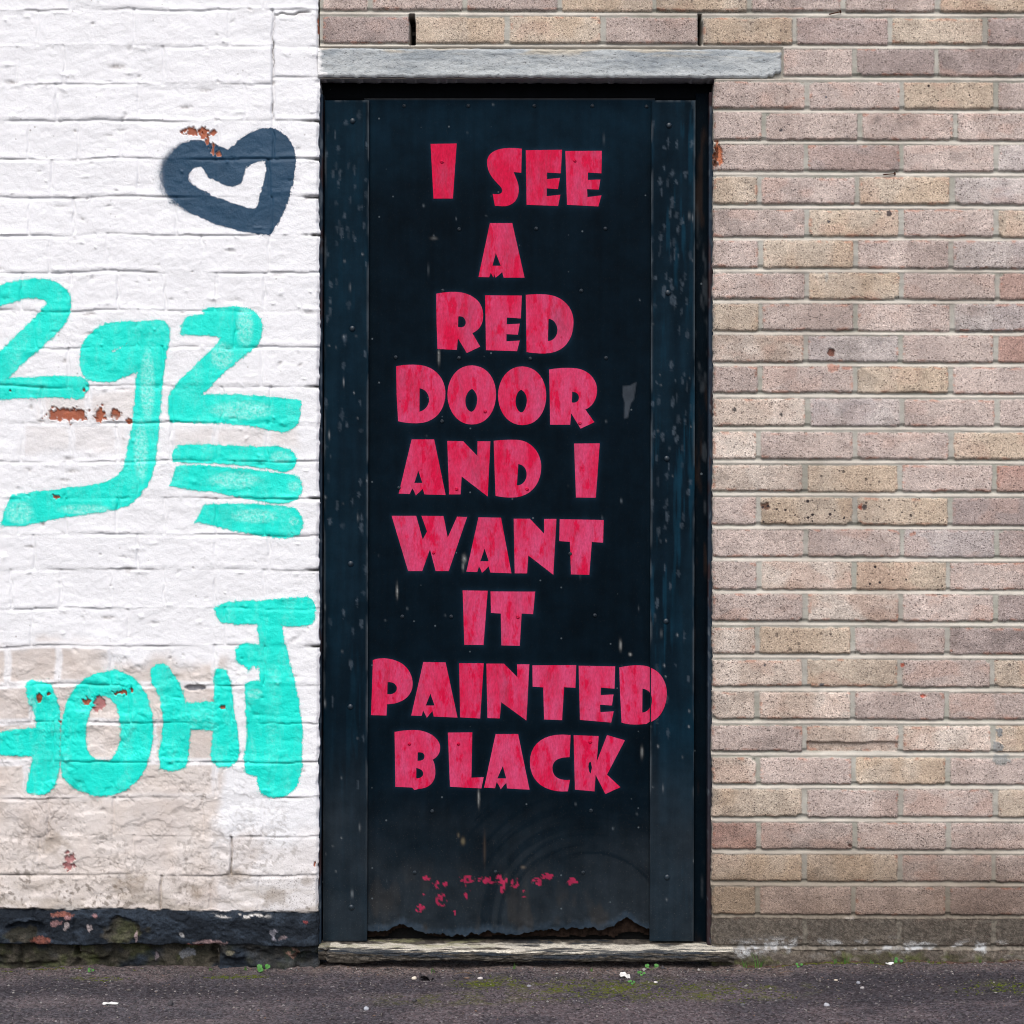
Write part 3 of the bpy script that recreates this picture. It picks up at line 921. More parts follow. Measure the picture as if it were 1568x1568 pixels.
T = [
 ('painted_numeral', 'teal spray painted 2 cut by the photo edge',
  'M -60,165 L 0,120 C 60,95 140,85 190,87 C 290,90 345,150 340,200 C 337,270 300,320 240,375 C 160,450 80,510 28,568 C 120,560 300,550 380,555 C 410,560 428,580 424,600 C 420,620 412,635 395,655 L 370,660 C 250,645 100,655 -60,665 L -60,500 L 0,440 C 70,370 190,260 225,205 C 225,180 190,175 150,175 C 90,180 40,195 0,217 L -60,245 Z', 400, []),
 ('painted_letter', 'teal spray painted g with a long hooked tail',
  'M 385,470 C 390,380 450,300 560,292 C 640,286 700,298 740,288 C 790,275 815,310 813,345 C 810,420 785,500 780,570 C 772,700 760,820 748,930 C 742,1020 715,1070 690,1095 C 650,1150 600,1185 520,1195 C 380,1220 230,1235 110,1270 L 10,1268 L 35,1175 L 60,1125 C 200,1100 400,1090 480,1068 C 570,1045 590,1010 603,960 C 630,850 650,700 656,560 L 665,528 C 630,535 600,555 560,570 C 500,582 430,582 405,550 C 386,520 384,495 385,470 Z M 530,440 L 560,410 L 620,392 L 600,405 L 545,440 Z', 400,
  [(226, 590, 14, 70), (216, 690, 14, 60), (30, 785, 26, 22), (130, 780, 50, 10)]),
 ('painted_letter', 'teal spray painted z shaped stroke above the short bars',
  'M 870,350 C 870,310 885,270 915,262 L 1000,250 C 960,240 960,232 1000,230 C 1080,228 1110,215 1140,218 L 1200,235 C 1250,260 1258,300 1258,330 C 1255,390 1230,410 1190,440 C 1130,490 1060,540 1010,600 L 965,640 C 1100,645 1300,645 1440,672 C 1450,740 1440,800 1370,818 C 1300,810 1250,795 1200,785 L 1100,778 L 820,770 C 805,720 805,660 830,620 L 870,570 C 940,500 1010,440 1065,365 C 1020,355 950,352 870,350 Z', 400,
  [(375, 500, 16, 40), (340, 545, 22, 26), (370, 628, 60, 18)]),
 ('painted_bar', 'upper of the two touching teal bars',
  'M 830,960 C 825,920 840,885 880,883 C 1000,880 1200,892 1330,892 C 1400,900 1425,930 1420,960 C 1415,1000 1380,1012 1340,1005 C 1250,985 1100,968 960,968 L 880,965 Z', 400, [(430, 700, 20, 12)]),
 ('painted_bar', 'lower of the two touching teal bars',
  'M 820,1078 L 850,985 C 950,975 1150,995 1400,1025 C 1450,1040 1455,1090 1440,1120 C 1425,1160 1350,1170 1300,1160 C 1200,1140 1000,1100 820,1078 Z', 400, [(360, 735, 50, 16), (450, 745, 12, 10)]),
 ('painted_bar', 'short lowest teal bar, standing alone',
  'M 940,1250 L 985,1170 C 1100,1160 1300,1170 1400,1185 C 1455,1200 1460,1260 1445,1290 C 1425,1335 1350,1335 1290,1320 C 1150,1300 1050,1270 940,1250 Z', 400, [(390, 790, 46, 14), (450, 798, 10, 9)]),
 ('painted_letter', 'tall teal spray painted T beside the door frame',
  'M 1030,230 C 1050,200 1080,195 1150,195 C 1300,185 1400,170 1480,175 C 1515,190 1515,240 1505,285 C 1480,315 1400,315 1345,295 C 1360,350 1375,420 1390,480 C 1420,600 1450,750 1452,870 C 1452,960 1440,1040 1415,1090 C 1390,1130 1330,1135 1290,1128 C 1250,1120 1238,1080 1238,1030 L 1185,1018 C 1170,990 1178,930 1185,860 C 1190,760 1180,650 1178,590 C 1200,570 1240,570 1250,578 L 1250,498 L 1236,497 L 1229,510 L 1222,499 L 1206,501 L 1200,512 L 1194,532 L 1188,502 L 1178,508 L 1172,499 C 1170,498 1150,495 1140,475 C 1125,440 1130,400 1180,392 L 1248,400 L 1240,295 L 1080,297 C 1045,290 1035,260 1030,230 Z', 860, [(390, 1062, 14, 10)]),
 ('painted_letter', 'teal spray painted H between the 0 and the T',
  'M 722,540 C 725,505 750,492 775,494 C 800,500 830,530 850,570 L 890,680 L 1030,672 C 1030,620 1025,560 1032,525 C 1045,508 1075,510 1090,535 C 1115,600 1135,780 1145,900 C 1140,970 1110,985 1070,985 C 1030,985 1012,960 1015,920 L 1025,810 L 912,800 C 905,880 905,940 890,985 C 860,1005 800,1005 775,990 C 760,960 770,860 790,780 C 790,700 760,620 735,590 Z', 860, []),
 ('painted_letter', 'round teal spray painted 0 with flaked top',
  'M 297,1000 C 285,900 300,720 340,640 C 390,560 480,520 555,523 C 640,530 715,620 730,740 C 742,860 720,960 680,1020 C 630,1100 540,1130 460,1122 C 390,1110 310,1070 297,1000 Z M 410,860 C 410,760 440,680 490,640 C 540,640 580,700 584,780 C 586,860 570,930 530,955 C 480,965 415,940 410,860 Z', 860, []),
 ('painted_letter', 'leftmost teal letter with a bar running out of the photo',
  'M -60,830 L 0,820 L 180,800 C 175,740 160,700 140,660 C 125,620 125,580 140,575 C 170,568 200,580 240,590 C 270,640 285,700 290,770 L 290,850 C 290,950 285,1040 250,1090 C 220,1118 170,1115 130,1108 C 130,1060 150,1000 155,965 L 160,930 L -60,925 Z', 860, [(50, 1080, 8, 20)]),
]
for i, (nm, lab, p, oy, thin) in enumerate(T):
    film(nm, lab, path(p, 0, oy, K), M['teal'], 3.4, 5.4, thin, 510 + i)

# =============================================================== MODERN BRICK WALL
RR = [(-82, -39), (-32, 9), (-23 + 0, 17.7), (27, 67.5), (74.7, 116), (125.4, 166.5), (172.7, 213.8), (221, 262), (271.4, 312.8), (320.6, 362.6), (368, 410), (418, 458),
      (465, 506.5), (513.6, 554.7), (561, 602), (611, 652), (661.4, 703), (711.9, 753), (761.7, 803.7), (811, 853), (860, 903), (910.4, 951.5),
      (961, 1001.4), (1010.4, 1052), (1060, 1101.6), (1111, 1150.5), (1160, 1201), (1209, 1251.6), (1260, 1301), (1309, 1350.5), (1358, 1401), (1406.5, 1449), (1455, 1520)]
RR = RR[2:]
def cpx(*v): return [1080 + q / 3.2131 for q in v]
RP = [[567, 711.6, 857, 1002, 1147.5, 1292, 1436],
      [630.5, 776.6, 923.6, 1072, 1217, 1363, 1508.6],
      [1309, 1434]] + [cpx(*v) for v in (
      (502, 968, 1430), (288, 762, 1232), (497, 966, 1432), (268, 750, 1215), (500, 965, 1432), (273, 742, 1208), (500, 967, 1437), (272, 742, 1215),
      (495, 963, 1432), (270, 738, 1208), (505, 970, 1438), (263, 738, 1210), (492, 957, 1425), (263, 737, 1205), (495, 970, 1435), (265, 732, 1195),
      (492, 963, 1430), (258, 727, 1190), (490, 958, 1412), (255, 727, 1188), (490, 963, 1418), (260, 730, 1193), (488, 962, 1430), (262, 735, 1197),
      (490, 958, 1418), (258, 730, 1195), (490, 955, 1420), (705, 1180))]
RT = ['PPPTTPPTM', 'MTTPTMTMM', 'PMM', 'PPTP', 'PPPP', 'PMPG', 'TPTG', 'PTPT', 'PTPG', 'PTPR', 'TPPG', 'LGPR', 'PPTP', 'LGPP', 'LPPT', 'LTPR', 'PTTM', 'PPGM',
      'PLTP', 'PLPM', 'LTPM', 'LTPT', 'LLPP', 'PLLT', 'LPTP', 'TPPT', 'RPPP', 'TTPP', 'TPPM', 'DDDD', 'DDDD']
SPOT = {(3, 2): 1, (15, 1): .7, (16, 1): 1, (16, 2): .8, (18, 2): 1, (7, 1): .5, (9, 1): .35, (20, 1): .6, (21, 0): .4, (21, 3): .6, (13, 0): .5, (1, 5): .5, (1, 4): .4, (25, 2): .4}
TONE = dict(P=(0.520, 0.440, 0.402), T=(0.525, 0.450, 0.368), L=(0.610, 0.540, 0.480), M=(0.345, 0.288, 0.272), G=(0.495, 0.450, 0.430), R=(0.390, 0.262, 0.225), D=(0.150, 0.130, 0.112))
TONE2 = dict(P=(0.45, 0.378, 0.348), T=(0.505, 0.410, 0.315), L=(0.47, 0.39, 0.33), M=(0.40, 0.335, 0.315), G=(0.43, 0.385, 0.375), R=(0.43, 0.31, 0.27), D=(0.20, 0.175, 0.15))
for i in range(len(RP)):
    p = RP[i]
    while p[-1] < 2150: p.append(p[-1] + 146)
MORT = np.array([0.475, 0.447, 0.395])

def right_wall_fields(X, Y):
    shp = X.shape
    ident = np.zeros(shp, int)
    mort_lo = (fb(X, Y, 60, 12, seed=600) - .5) * 0.0016 + (fb(X, Y, 7, seed=601, o=2) - .5) * 0.0010
    H = -0.0026 + mort_lo
    Cc = np.broadcast_to(MORT, shp + (3,)).copy() * np.array([.80, .83, .84]) * (0.82 + 0.32 * fb(X, Y, 30, 10, seed=602))[..., None]
    Cc = lerp(Cc, np.array([0.27, 0.275, 0.23]), 0.6 * ss(0.52, 0.72, fb(X, Y, 70, seed=603)))
    spot = np.zeros(shp)
    nrow = len(RR)
    rows = list(range(-7, nrow))
    XF, YF, HF, CF, SF, IF = X, Y, H, Cc, spot, ident
    for r in rows:
        if r < 0:
            y0, y1 = RR[0][0] + 49.3 * r, RR[0][1] + 49.3 * r
            ps = RP[0] if (r % 2 == 0) else RP[1]
            types = 'PTPMPPTPM'
        else:
            (y0, y1), ps, types = RR[r], RP[r], RT[r]
        X, Y = XF, YF
        if Y.max() < y0 - 4 or Y.min() > y1 + 6: continue
        # bed joint below this course: struck back under the brick above, flush at the bottom
        dj = Y - (y1 + (X - 1300) * 0.003)
        inj = (dj > -3) & (dj < 7.2)
        HF[:] = np.where(inj, np.minimum(-0.0074 + 0.0062 * ss(0.3, 5.6, dj), -0.0012) + mort_lo, HF)
        bm_ = ss(1.0, 4.5, dj) * inj
        CF[:] = CF * (1 - .9 * bm_[..., None]) + (MORT * 1.06) * (.74 + .42 * fb(XF, YF, 34, 7, seed=604))[..., None] * (.9 * bm_[..., None])
        left = 494.5 if r < 2 else (1200 if r == 2 else 1090)
        xs = [left] + list(ps)
        for k in range(len(xs) - 1):
            gap = 7.5 if k else 0
            rr = random.Random(r * 101 + k * 7 + 3)
            bx0 = xs[k] + (3.7 + rr.uniform(-.6, .6) if k else 0)
            bx1 = xs[k + 1] - 3.7 + rr.uniform(-.6, .6)
            if r == 1 and k in (1, 4): bx0 += 1.0
            if r == 2 and bx1 < 1197: continue
            cs = crop(XF, YF, bx0 - 5, bx1 + 5, y0 - 7, y1 + 7)
            if cs is None: continue
            X, Y, H, Cc, spot, ident = XF[cs], YF[cs], HF[cs], CF[cs], SF[cs], IF[cs]
            t0, t1 = y0 + rr.uniform(-.8, .8), y1 + rr.uniform(-.8, .8)
            tilt = 0.003 + rr.uniform(-.004, .004)
            sl = Y - (X - 1300) * 0.003 - (X - (bx0 + bx1) / 2) * (tilt - 0.003)
            nzx = (vn(X, Y, 9, seed=610 + r * 9 + k) - .5) * 1.6 + (vn(X, Y, 3.4, seed=611 + k) - .5) * 1.1
            nzy = (vn(X, Y, 12, seed=612 + r * 9 + k) - .5) * 1.8 + (vn(X, Y, 3.4, seed=613 + k) - .5) * 1.2
            dx = np.minimum(X - bx0, bx1 - X)
            dy = np.minimum(sl - t0, t1 - sl)
            rad = 2.0
            sd = np.minimum(dx + nzx, dy + nzy)
            cor = (dx < rad) & (dy < rad)
            sd = np.where(cor, np.minimum(sd, rad - np.sqrt(np.maximum(rad - dx, 0) ** 2 + np.maximum(rad - dy, 0) ** 2) + nzx * .5), sd)
            # a few knocked corners
            if rr.random() < 0.35:
                ccx, ccy = (bx0 if rr.random() < .5 else bx1), (t0 if rr.random() < .4 else t1)
                cr = rr.uniform(3.5, 8)
                sd = np.minimum(sd, np.sqrt((X - ccx) ** 2 + ((sl - ccy) * 1.4) ** 2) - cr + nzx * 1.5)
            t = ss(-1.0, 1.5, sd)
            reg = sd > -1.0
            bh = rr.uniform(-.0012, .0012) + (X - (bx0 + bx1) / 2) * rr.uniform(-1.2e-5, 1.2e-5) + (fb(X, Y, 40, 24, seed=620 + k) - .5) * 0.0018 + (fb(X, Y, 6, seed=621, o=2) - .5) * 0.0013
            bh = bh - 0.0012 * (1 - ss(0, 6, sd)) ** 2
            if r == 23 and k == 1:
                cut = ss(-1.2, 0.8, sl - 1137 + (vn(X, Y, 20, seed=9) - .5) * 3)
                bh = bh - 0.0075 * cut
            if r >= 29: bh = bh - 0.002 + (fb(X, Y, 14, seed=622, o=3) - .5) * 0.003
            H = np.where(reg, H * (1 - t) + bh * t, H)
            ty = types[k] if k < len(types) else rr.choice('PPTLGM')
            sd0 = 630 + r * 17 + k
            c1, c2 = np.array(TONE[ty]), np.array(TONE2[ty])
            br = rr.uniform(.93, 1.07)
            blend = ss(.42, .62, fb(X, Y, 60, 90, seed=sd0))
            if rr.random() < .4:
                ex = bx0 + (bx1 - bx0) * rr.uniform(.25, .75)
                blend = np.maximum(blend * .5, ss(-6, 6, (X - ex) * rr.choice((-1, 1)) + (fb(X, Y, 25, seed=sd0 + 2) - .5) * 22) * rr.uniform(.5, 1))
            bc = lerp(c1, c2, blend) * br
            bc = bc * (0.86 + 0.28 * fb(X, Y, 18, seed=sd0 + 3))[..., None]
            dkp = ss(.52, .70, fb(X, Y, 34, 22, seed=sd0 + 8)) * rr.choice((0, .15, .3, .5))
            bc = bc * (1 - .42 * dkp)[..., None]
            bc = bc * (.90 + .2 * vn(X, Y, 3.2, seed=sd0 + 9))[..., None]
            if ty == 'D': bc = bc * (.72 + .56 * fb(X, Y, 2.4, seed=sd0 + 10, o=2))[..., None]
            # warm flush and orange chips along the arrises
            fl = ss(.5, .68, fb(X, Y, 48, 30, seed=sd0 + 4)) * rr.uniform(0, .3)
            bc = lerp(bc, np.array([0.52, 0.33, 0.26]) * (0.5 if ty == 'D' else 1), fl)
            ch = ss(.60, .70, fb(X, Y, 15, 6, seed=sd0 + 5)) * (1 - ss(1.0, 6.5, sd)) * (0.9 if rr.random() < .7 else .3)
            bc = lerp(bc, np.array([0.43, 0.17, 0.10]) * (0.4 if ty == 'D' else 1), ch * .62)
            ed = (1 - ss(0.0, 2.0, sd)) * ss(.45, .65, fb(X, Y, 10, seed=sd0 + 6))
            bc = lerp(bc, bc * 0.55, ed * 0.6) if np.ndim(ed) else bc
            Cc = np.where(reg[..., None], Cc * (1 - t[..., None]) + bc * t[..., None], Cc)
            sv = SPOT.get((r, k), rr.choice((0.0, 0.05, 0.1, 0.15, 0.3)))
            spot = np.where(reg, sv * t, spot)
            ident = np.where((X >= bx0 - 1.2) & (X <= bx1 + 1.2) & (sl >= t0 - 1.2) & (sl <= t1 + 1.2), (r + 20) * 100 + k + 1, ident)
            HF[cs], CF[cs], SF[cs], IF[cs] = H, Cc, spot, ident
    X, Y, H, Cc, spot, ident = XF, YF, HF, CF, SF, IF
    # open weep slots above the lintel
    for (px, w_) in ((631, 4.2), (1072, 2.6)):
        m = (1 - ss(w_ - 1.0, w_ + 0.4, np.abs(X - px + (vn(Y, X * 0, 9, seed=640) - .5) * 2))) * ss(20, 22.5, Y) * (1 - ss(66, 69.5, Y))
        H = H - 0.075 * m
        Cc = lerp(Cc, np.array([0.02, 0.018, 0.016]), m)
    # room for the lintel
    m = (X < 1199) & (Y > 71.5) & (Y < 119.5)
    H = np.where(m, -0.010, H)
    # spots, chips and blemishes that belong to this wall
    for (px, py, rx, ry, c, dh, sd) in ((1361, 328, 4, 4.5, (0.07, 0.06, 0.065), 0, 1), (1274, 540, 6, 6, (0.16, 0.06, 0.04), -.004, 2), (1276, 563, 9, 6, (0.42, 0.24, 0.19), -.001, 3), (1298, 564, 6, 3, (0.42, 0.24, 0.19), 0, 4),
                                        (1324, 776, 4, 4, (0.05, 0.045, 0.05), 0, 5), (1098, 236, 9, 17, (0.50, 0.16, 0.07), -.006, 6), (1095, 240, 5, 14, (0.10, 0.04, 0.025), -.004, 7), (1172, 775, 6, 5, (0.13, 0.07, 0.05), -.003, 8),
                                        (1317, 776, 4, 4, (0.30, 0.07, 0.04), -.001, 9), (1531, 1121, 6, 8, (0.22, 0.24, 0.25), .001, 10), (1528, 1145, 7, 7, (0.24, 0.25, 0.25), .002, 11), (1532, 1164, 15, 9, (0.26, 0.27, 0.26), .001, 12),
                                        (1302, 1408, 6, 4, (0.72, 0.72, 0.7), .002, 13), (1413, 1066, 5, 3.5, (0.48, 0.13, 0.09), -.003, 14), (1302, 1295, 4, 3, (0.10, 0.05, 0.04), -.003, 15), (1266, 425, 3, 7, (0.47, 0.45, 0.40), .001, 16),
                                        (1196, 639 - 5, 2.5, 3, (0.05, 0.05, 0.05), 0, 17), (1125, 628, 2.5, 3, (0.05, 0.05, 0.05), 0, 18), (1383, 1019, 3, 3, (0.4, 0.1, 0.06), -.001, 19), (1399, 817, 6, 4, (0.40, 0.22, 0.17), 0, 20),
                                        (1265, 149, 2.2, 2.2, (0.07, 0.08, 0.1), 0, 21), (1196, 199, 2.6, 2.6, (0.06, 0.06, 0.07), 0, 22), (1170, 1030 - 11, 2.5, 2.5, (.06, .06, .07), 0, 23), (1269, 340, 2.4, 2.4, (.06, .06, .07), 0, 24), (1259, 1049, 3.5, 3, (.10, .10, .11), 0, 25)):
        if abs(np.median(X) - px) > 900: continue
        s_ = crop(X, Y, px - 3 * rx - 6, px + 3 * rx + 6, py - 3 * ry - 6, py + 3 * ry + 6)
        if s_ is None: continue
        m = 1 - ss(0.8, 1.1, blob(X[s_], Y[s_], px, py, rx, ry, 660 + sd, 0.8, 5))
        Cc[s_] = lerp(Cc[s_], np.array(c), m * .92)
        H[s_] += dh * m
    # rising damp, splash dirt and salt near the pavement
    stn = ss(.48, .70, fb(X, Y, 170, 120, seed=660)) * .11 + ss(.5, .7, fb(X, Y, 60, 190, seed=661)) * .10
    stn = stn + .22 * np.exp(-((X - 1205) / 26) ** 2) * ss(112, 122, Y) * (1 - ss(150, 330, Y)) * ss(.3, .6, fb(X, Y, 9, 80, seed=662))
    Cc = Cc * (1 - stn[..., None] * np.array([.9, 1.0, 1.05])) * 1.06
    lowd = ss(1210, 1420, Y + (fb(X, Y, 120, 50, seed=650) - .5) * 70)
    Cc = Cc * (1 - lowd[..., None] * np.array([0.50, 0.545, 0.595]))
    dirt = ss(1395, 1412, Y)
    Cc = lerp(Cc, np.array([0.12, 0.11, 0.095]) , dirt * 0.6)
    Cc = Cc * (1 - dirt * .5 * (ss(.3, .7, fb(X, Y, 3, seed=658, o=2)) - .4))[..., None]
    sal = ss(.50, .62, fb(X, Y, 26, 12, seed=651)) * np.exp(-((Y - 1451 - (fb(X, Y, 60, seed=652) - .5) * 14) / 9.0) ** 2)
    sal = np.maximum(sal, 0.9 * np.exp(-(((X - 1140) / 24) ** 2 + ((Y - 1460) / 13) ** 2)) * ss(.35, .5, fb(X, Y, 12, seed=653)))
    Cc = lerp(Cc, np.array([0.50, 0.52, 0.53]), np.clip(sal, 0, 1) * (.25 + .75 * ss(.38, .6, fb(X, Y, 5, 4, seed=659, o=2))) * .85)
    mo = ss(1456, 1468, Y + (fb(X, Y, 18, seed=654) - .5) * 22) * ss(.38, .55, fb(X, Y, 30, 14, seed=655))
    Cc = lerp(Cc, lerp(np.array([0.055, 0.05, 0.03]), np.array([0.085, 0.095, 0.035]), ss(.4, .7, fb(X, Y, 12, seed=656))), mo * .85)
    H = H + 0.004 * ss(1452, 1470, Y) + (fb(X, Y, 16, seed=657) - .5) * 0.010 * ss(1446, 1460, Y)
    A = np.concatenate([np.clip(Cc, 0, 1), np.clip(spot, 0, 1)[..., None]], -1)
    return H, A, ident

rw = empty('brick_wall', 'pale pink and buff brick wall with grey mortar, right of and above the black door', 'wall')
mort_parts, outer_r = [], []
nb = 0
for (x0, x1, y0, y1) in ((489.5, 1720, -60, 119), (1090, 1720, 119, 1490)):
    X, Y = grid(x0, x1, y0, y1, STEP)
    H, A, ID = right_wall_fields(X, Y)
    Xr = X
    if y0 > 100:      # ragged arris at the door opening
        e = 1093.0 - 3.2 * (Y - 120) / 1330 + (vn(Y, Y * 0, 25, seed=410) - .5) * 2.2 + (vn(Y, Y * 0, 5, seed=411) - .5) * 1.4
        t = np.clip((1106 - X) / 16, 0, 1)
        Xr = np.where(X < 1106, 1106 - t * (1106 - e), X)
        H = H - 0.005 * (1 - ss(1090, 1096, X)) ** 2
    V = verts_of(Xr, Y, H).reshape(-1, 3)
    Ac = A.reshape(-1, 4)
    N_ = grid_normals(V, *X.shape)
    Q = quads(*X.shape)
    idc = np.where((ID[:-1, :-1] == ID[1:, 1:]) & (ID[:-1, 1:] == ID[1:, :-1]) & (ID[:-1, :-1] == ID[1:, :-1]), ID[:-1, :-1], 0)
    Xc, Yc = (X[:-1, :-1] + X[1:, 1:]) / 2, (Y[:-1, :-1] + Y[1:, 1:]) / 2
    for k in np.unique(idc):
        if k == 0: continue
        sel = idc == k
        if sel.sum() < 30:
            idc[sel] = 0
            continue
        if Xc[sel].min() > 1566 or Yc[sel].max() < 2: continue
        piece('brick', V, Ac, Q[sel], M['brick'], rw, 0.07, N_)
        idc[sel] = -1
        nb += 1
    mort_parts.append((V, Ac, Q[idc == 0].reshape(-1, 4)))
    outer_r.append((V, Ac, Q[idc > 0].reshape(-1, 4)))
print('right bricks', nb)
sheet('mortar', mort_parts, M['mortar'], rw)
for (x0, x1, y0, y1) in ((1720, 2068, -300, 1490), (489.5, 1720, -300, -60)):
    Xo, Yo = grid(x0, x1, y0, y1, 4.0)
    Ho, Ao, _ = right_wall_fields(Xo, Yo)
    outer_r.append((verts_of(Xo, Yo, Ho).reshape(-1, 3), Ao.reshape(-1, 4), quads(*Xo.shape).reshape(-1, 4)))
setp(sheet('surrounding_brickwork', outer_r, M['brick'], rw), kind='stuff')
bm = bmesh.new()
x0, z0 = W(1097, 1560); x1, z1 = W(2068, -300)
box(bm, x0, x1, 0.078, 0.26, z0, z1)
xa, za = W(484, 112)
box(bm, xa, x0 - 0.001, 0.078, 0.26, za, z1 - 0.001)
bm_obj('wall_core', bm, M['core'], rw)
# solid reveal of the opening on the brick side
bm = bmesh.new()
xr0, _ = W(1091.5, 0); xr1, _ = W(1100, 0)
# rusty nails left in two bed joints
for (px, py, ang) in ((1278, 20.5, .25), (1361, 267, .1)):
    bmn = bmesh.new()
    bmesh.ops.create_cone(bmn, cap_ends=True, segments=8, radius1=0.0016, radius2=0.0011, depth=0.028)
    bmesh.ops.create_cone(bmn, cap_ends=True, segments=10, radius1=0.004, radius2=0.004, depth=0.0015)
    for v in bmn.verts[-20:]: v.co.z += 0.014
    o = bm_obj('nail', bmn, M['rust'], rw)
    x, z = W(px, py)
    o.location = (x, -0.003, z)
    o.rotation_euler = (0.2, math.pi / 2 - ang, 0.3)
bm.free()

# ------------------------------------------------------------ concrete lintel (part of the brick wall)
def lintel():
    X, Y = grid(487, 1200, 69, 120, STEP)
    top = 73 + 1.2 * vn(X, X * 0, 50, seed=701) + (X - 490) * 0.003 + (vn(X, Y, 6, seed=700) - .5) * 1.2
    bot = 117.6 + (X - 490) * 0.0022 + (vn(X, X * 0, 7, seed=702) - .5) * 1.8
    chip = np.clip(1186 - X, -20, 0) * 0.55
    bot = bot + np.where(X > 1170, np.minimum(chip + (vn(X, X * 0, 5, seed=703) - .5) * 3 - ss(1174, 1180, X) * 3, 0), 0)
    right = 1196.5 + (vn(Y, Y * 0, 8, seed=704) - .5) * 2
    # squeeze the grid into the outline
    t = (Y - 69) / 51.0
    Yn = top + (bot - top) * t
    Xn = np.where(X > 1150, 1150 + (X - 1150) * (right - 1150) / 50.0, X)
    d = np.minimum(np.minimum(Yn - top, bot - Yn), right - Xn)
    H = 0.0015 + (fb(X, Y, 40, 10, seed=705) - .5) * 0.0022 + (fb(X, Y, 8, 5, seed=706) - .5) * 0.002 - 0.004 * (1 - ss(0, 4, d)) ** 2
    H = H - 0.0020 * ss(.55, .7, fb(X, Y, 40, 10, seed=710)) * (1 - ss(4, 16, Yn - top))
    c = lerp(np.array([0.295, 0.325, 0.345]), np.array([0.405, 0.43, 0.44]), ss(.3, .7, fb(X, Y, 60, 16, seed=707)))
    c = lerp(c, np.array([0.50, 0.53, 0.535]), 0.75 * ss(92, 114, Yn + (fb(X, Y, 40, seed=708) - .5) * 20))
    c = lerp(c, np.array([0.46, 0.41, 0.33]), ss(.5, .66, fb(X, Y, 90, 9, seed=709)) * (1 - ss(3, 16, Yn - top)) * .8)
    wh = 1 - ss(488, 496, Xn + (vn(Y, X, 5, seed=3) - .5) * 9 - ss(100, 118, Yn) * 8)
    c = lerp(c, np.array([0.78, 0.78, 0.78]), wh)
    V = verts_of(Xn, Yn, H).reshape(-1, 3)
    A = np.concatenate([c, np.zeros(c.shape[:2] + (1,))], -1).reshape(-1, 4)
    o = piece('lintel', V, A, quads(*X.shape).reshape(-1, 4), M['lintel'], rw, 0.10, None)
    return o
lintel()

# =============================================================== DOOR FRAME
def lean(py): return -3.0 * (py - 140) / 1300.0

def slab(x0, x1, y0, y1, r, depth, col_fn, name, mat, parent, step=3.0, relief=None):
    """board whose front lies r behind the wall face, outline in photograph pixels, with paint wear in its colours"""
    X, Y = grid(x0, x1, y0, y1, step)
    Xw = X + lean(Y)
    x, z = W(Xw, Y, r)
    H = np.zeros(X.shape)
    d = np.minimum(np.minimum(X - x0, x1 - X), np.minimum(Y - y0, y1 - Y))
    H = H - 0.0012 * (1 - ss(0, 2.5, d)) ** 2
    if relief is not None: H = H + relief(X, Y)
    A = col_fn(Xw, Y, d)
    V = np.stack([x, r - H, z], -1).reshape(-1, 3)
    return piece(name, V, A.reshape(-1, 4), quads(*X.shape).reshape(-1, 4), mat, parent, r + depth, None)

BLK = np.array([0.0012, 0.0048, 0.0088])
def col_frame(X, Y, d):
    c = np.broadcast_to(BLK * 0.8, X.shape + (3,)).copy()
    wear = ss(.62, .76, fb(X, Y, 7, 34, seed=801)) * ss(.4, .6, fb(X, Y, 30, 160, seed=802))
    c = lerp(c, np.array([0.045, 0.055, 0.065]), wear * .5)
    brn = ss(.6, .75, fb(X, Y, 12, 90, seed=803))
    c = lerp(c, np.array([0.030, 0.018, 0.012]), brn * .4)
    return np.concatenate([c, np.full(X.shape + (1,), .12)], -1)
def col_head(X, Y, d):
    c = np.broadcast_to(np.array([0.0022, 0.0030, 0.0042]), X.shape + (3,)).copy()
    return np.concatenate([c, np.zeros(X.shape + (1,))], -1)
def col_bead(X, Y, d):
    c = np.broadcast_to(np.array([0.022, 0.034, 0.050]), X.shape + (3,)).copy()
    brn = np.maximum(ss(1000, 1420, Y) * ss(700, 800, X), ss(.58, .72, fb(X, Y, 9, 60, seed=806)))
    c = lerp(c, np.array([0.035, 0.018, 0.016]), brn * .75)
    wear = ss(.62, .74, fb(X, Y, 5, 16, seed=805))
    c = lerp(c, np.array([0.10, 0.12, 0.14]), wear * .5)
    return np.concatenate([c, np.full(X.shape + (1,), .15)], -1)

fr = empty('door_frame', 'narrow black painted frame lining the opening around the door', 'door frame')
slab(1065.5, 1087, 143, 1449, 0.050, 0.09, col_frame, 'jamb', M['frame'], fr)
slab(486, 498, 146, 1446, 0.050, 0.09, col_frame, 'jamb', M['frame'], fr)
slab(1086.2, 1095.5, 141, 1451, 0.022, 0.08, col_bead, 'metal_bead', M['frame'], fr, 2.0)
slab(486.0, 494.0, 144, 1448, 0.018, 0.08, col_bead, 'metal_bead', M['frame'], fr, 2.0)
slab(484, 1100, 108, 152.5, 0.058, 0.09, col_head, 'frame_head', M['frame'], fr)

# =============================================================== DOOR
dr = empty('door', 'tall black door stencilled with pink words and rotten along its bottom edge', 'door')
RPAN, RSTRIP = 0.046, 0.036

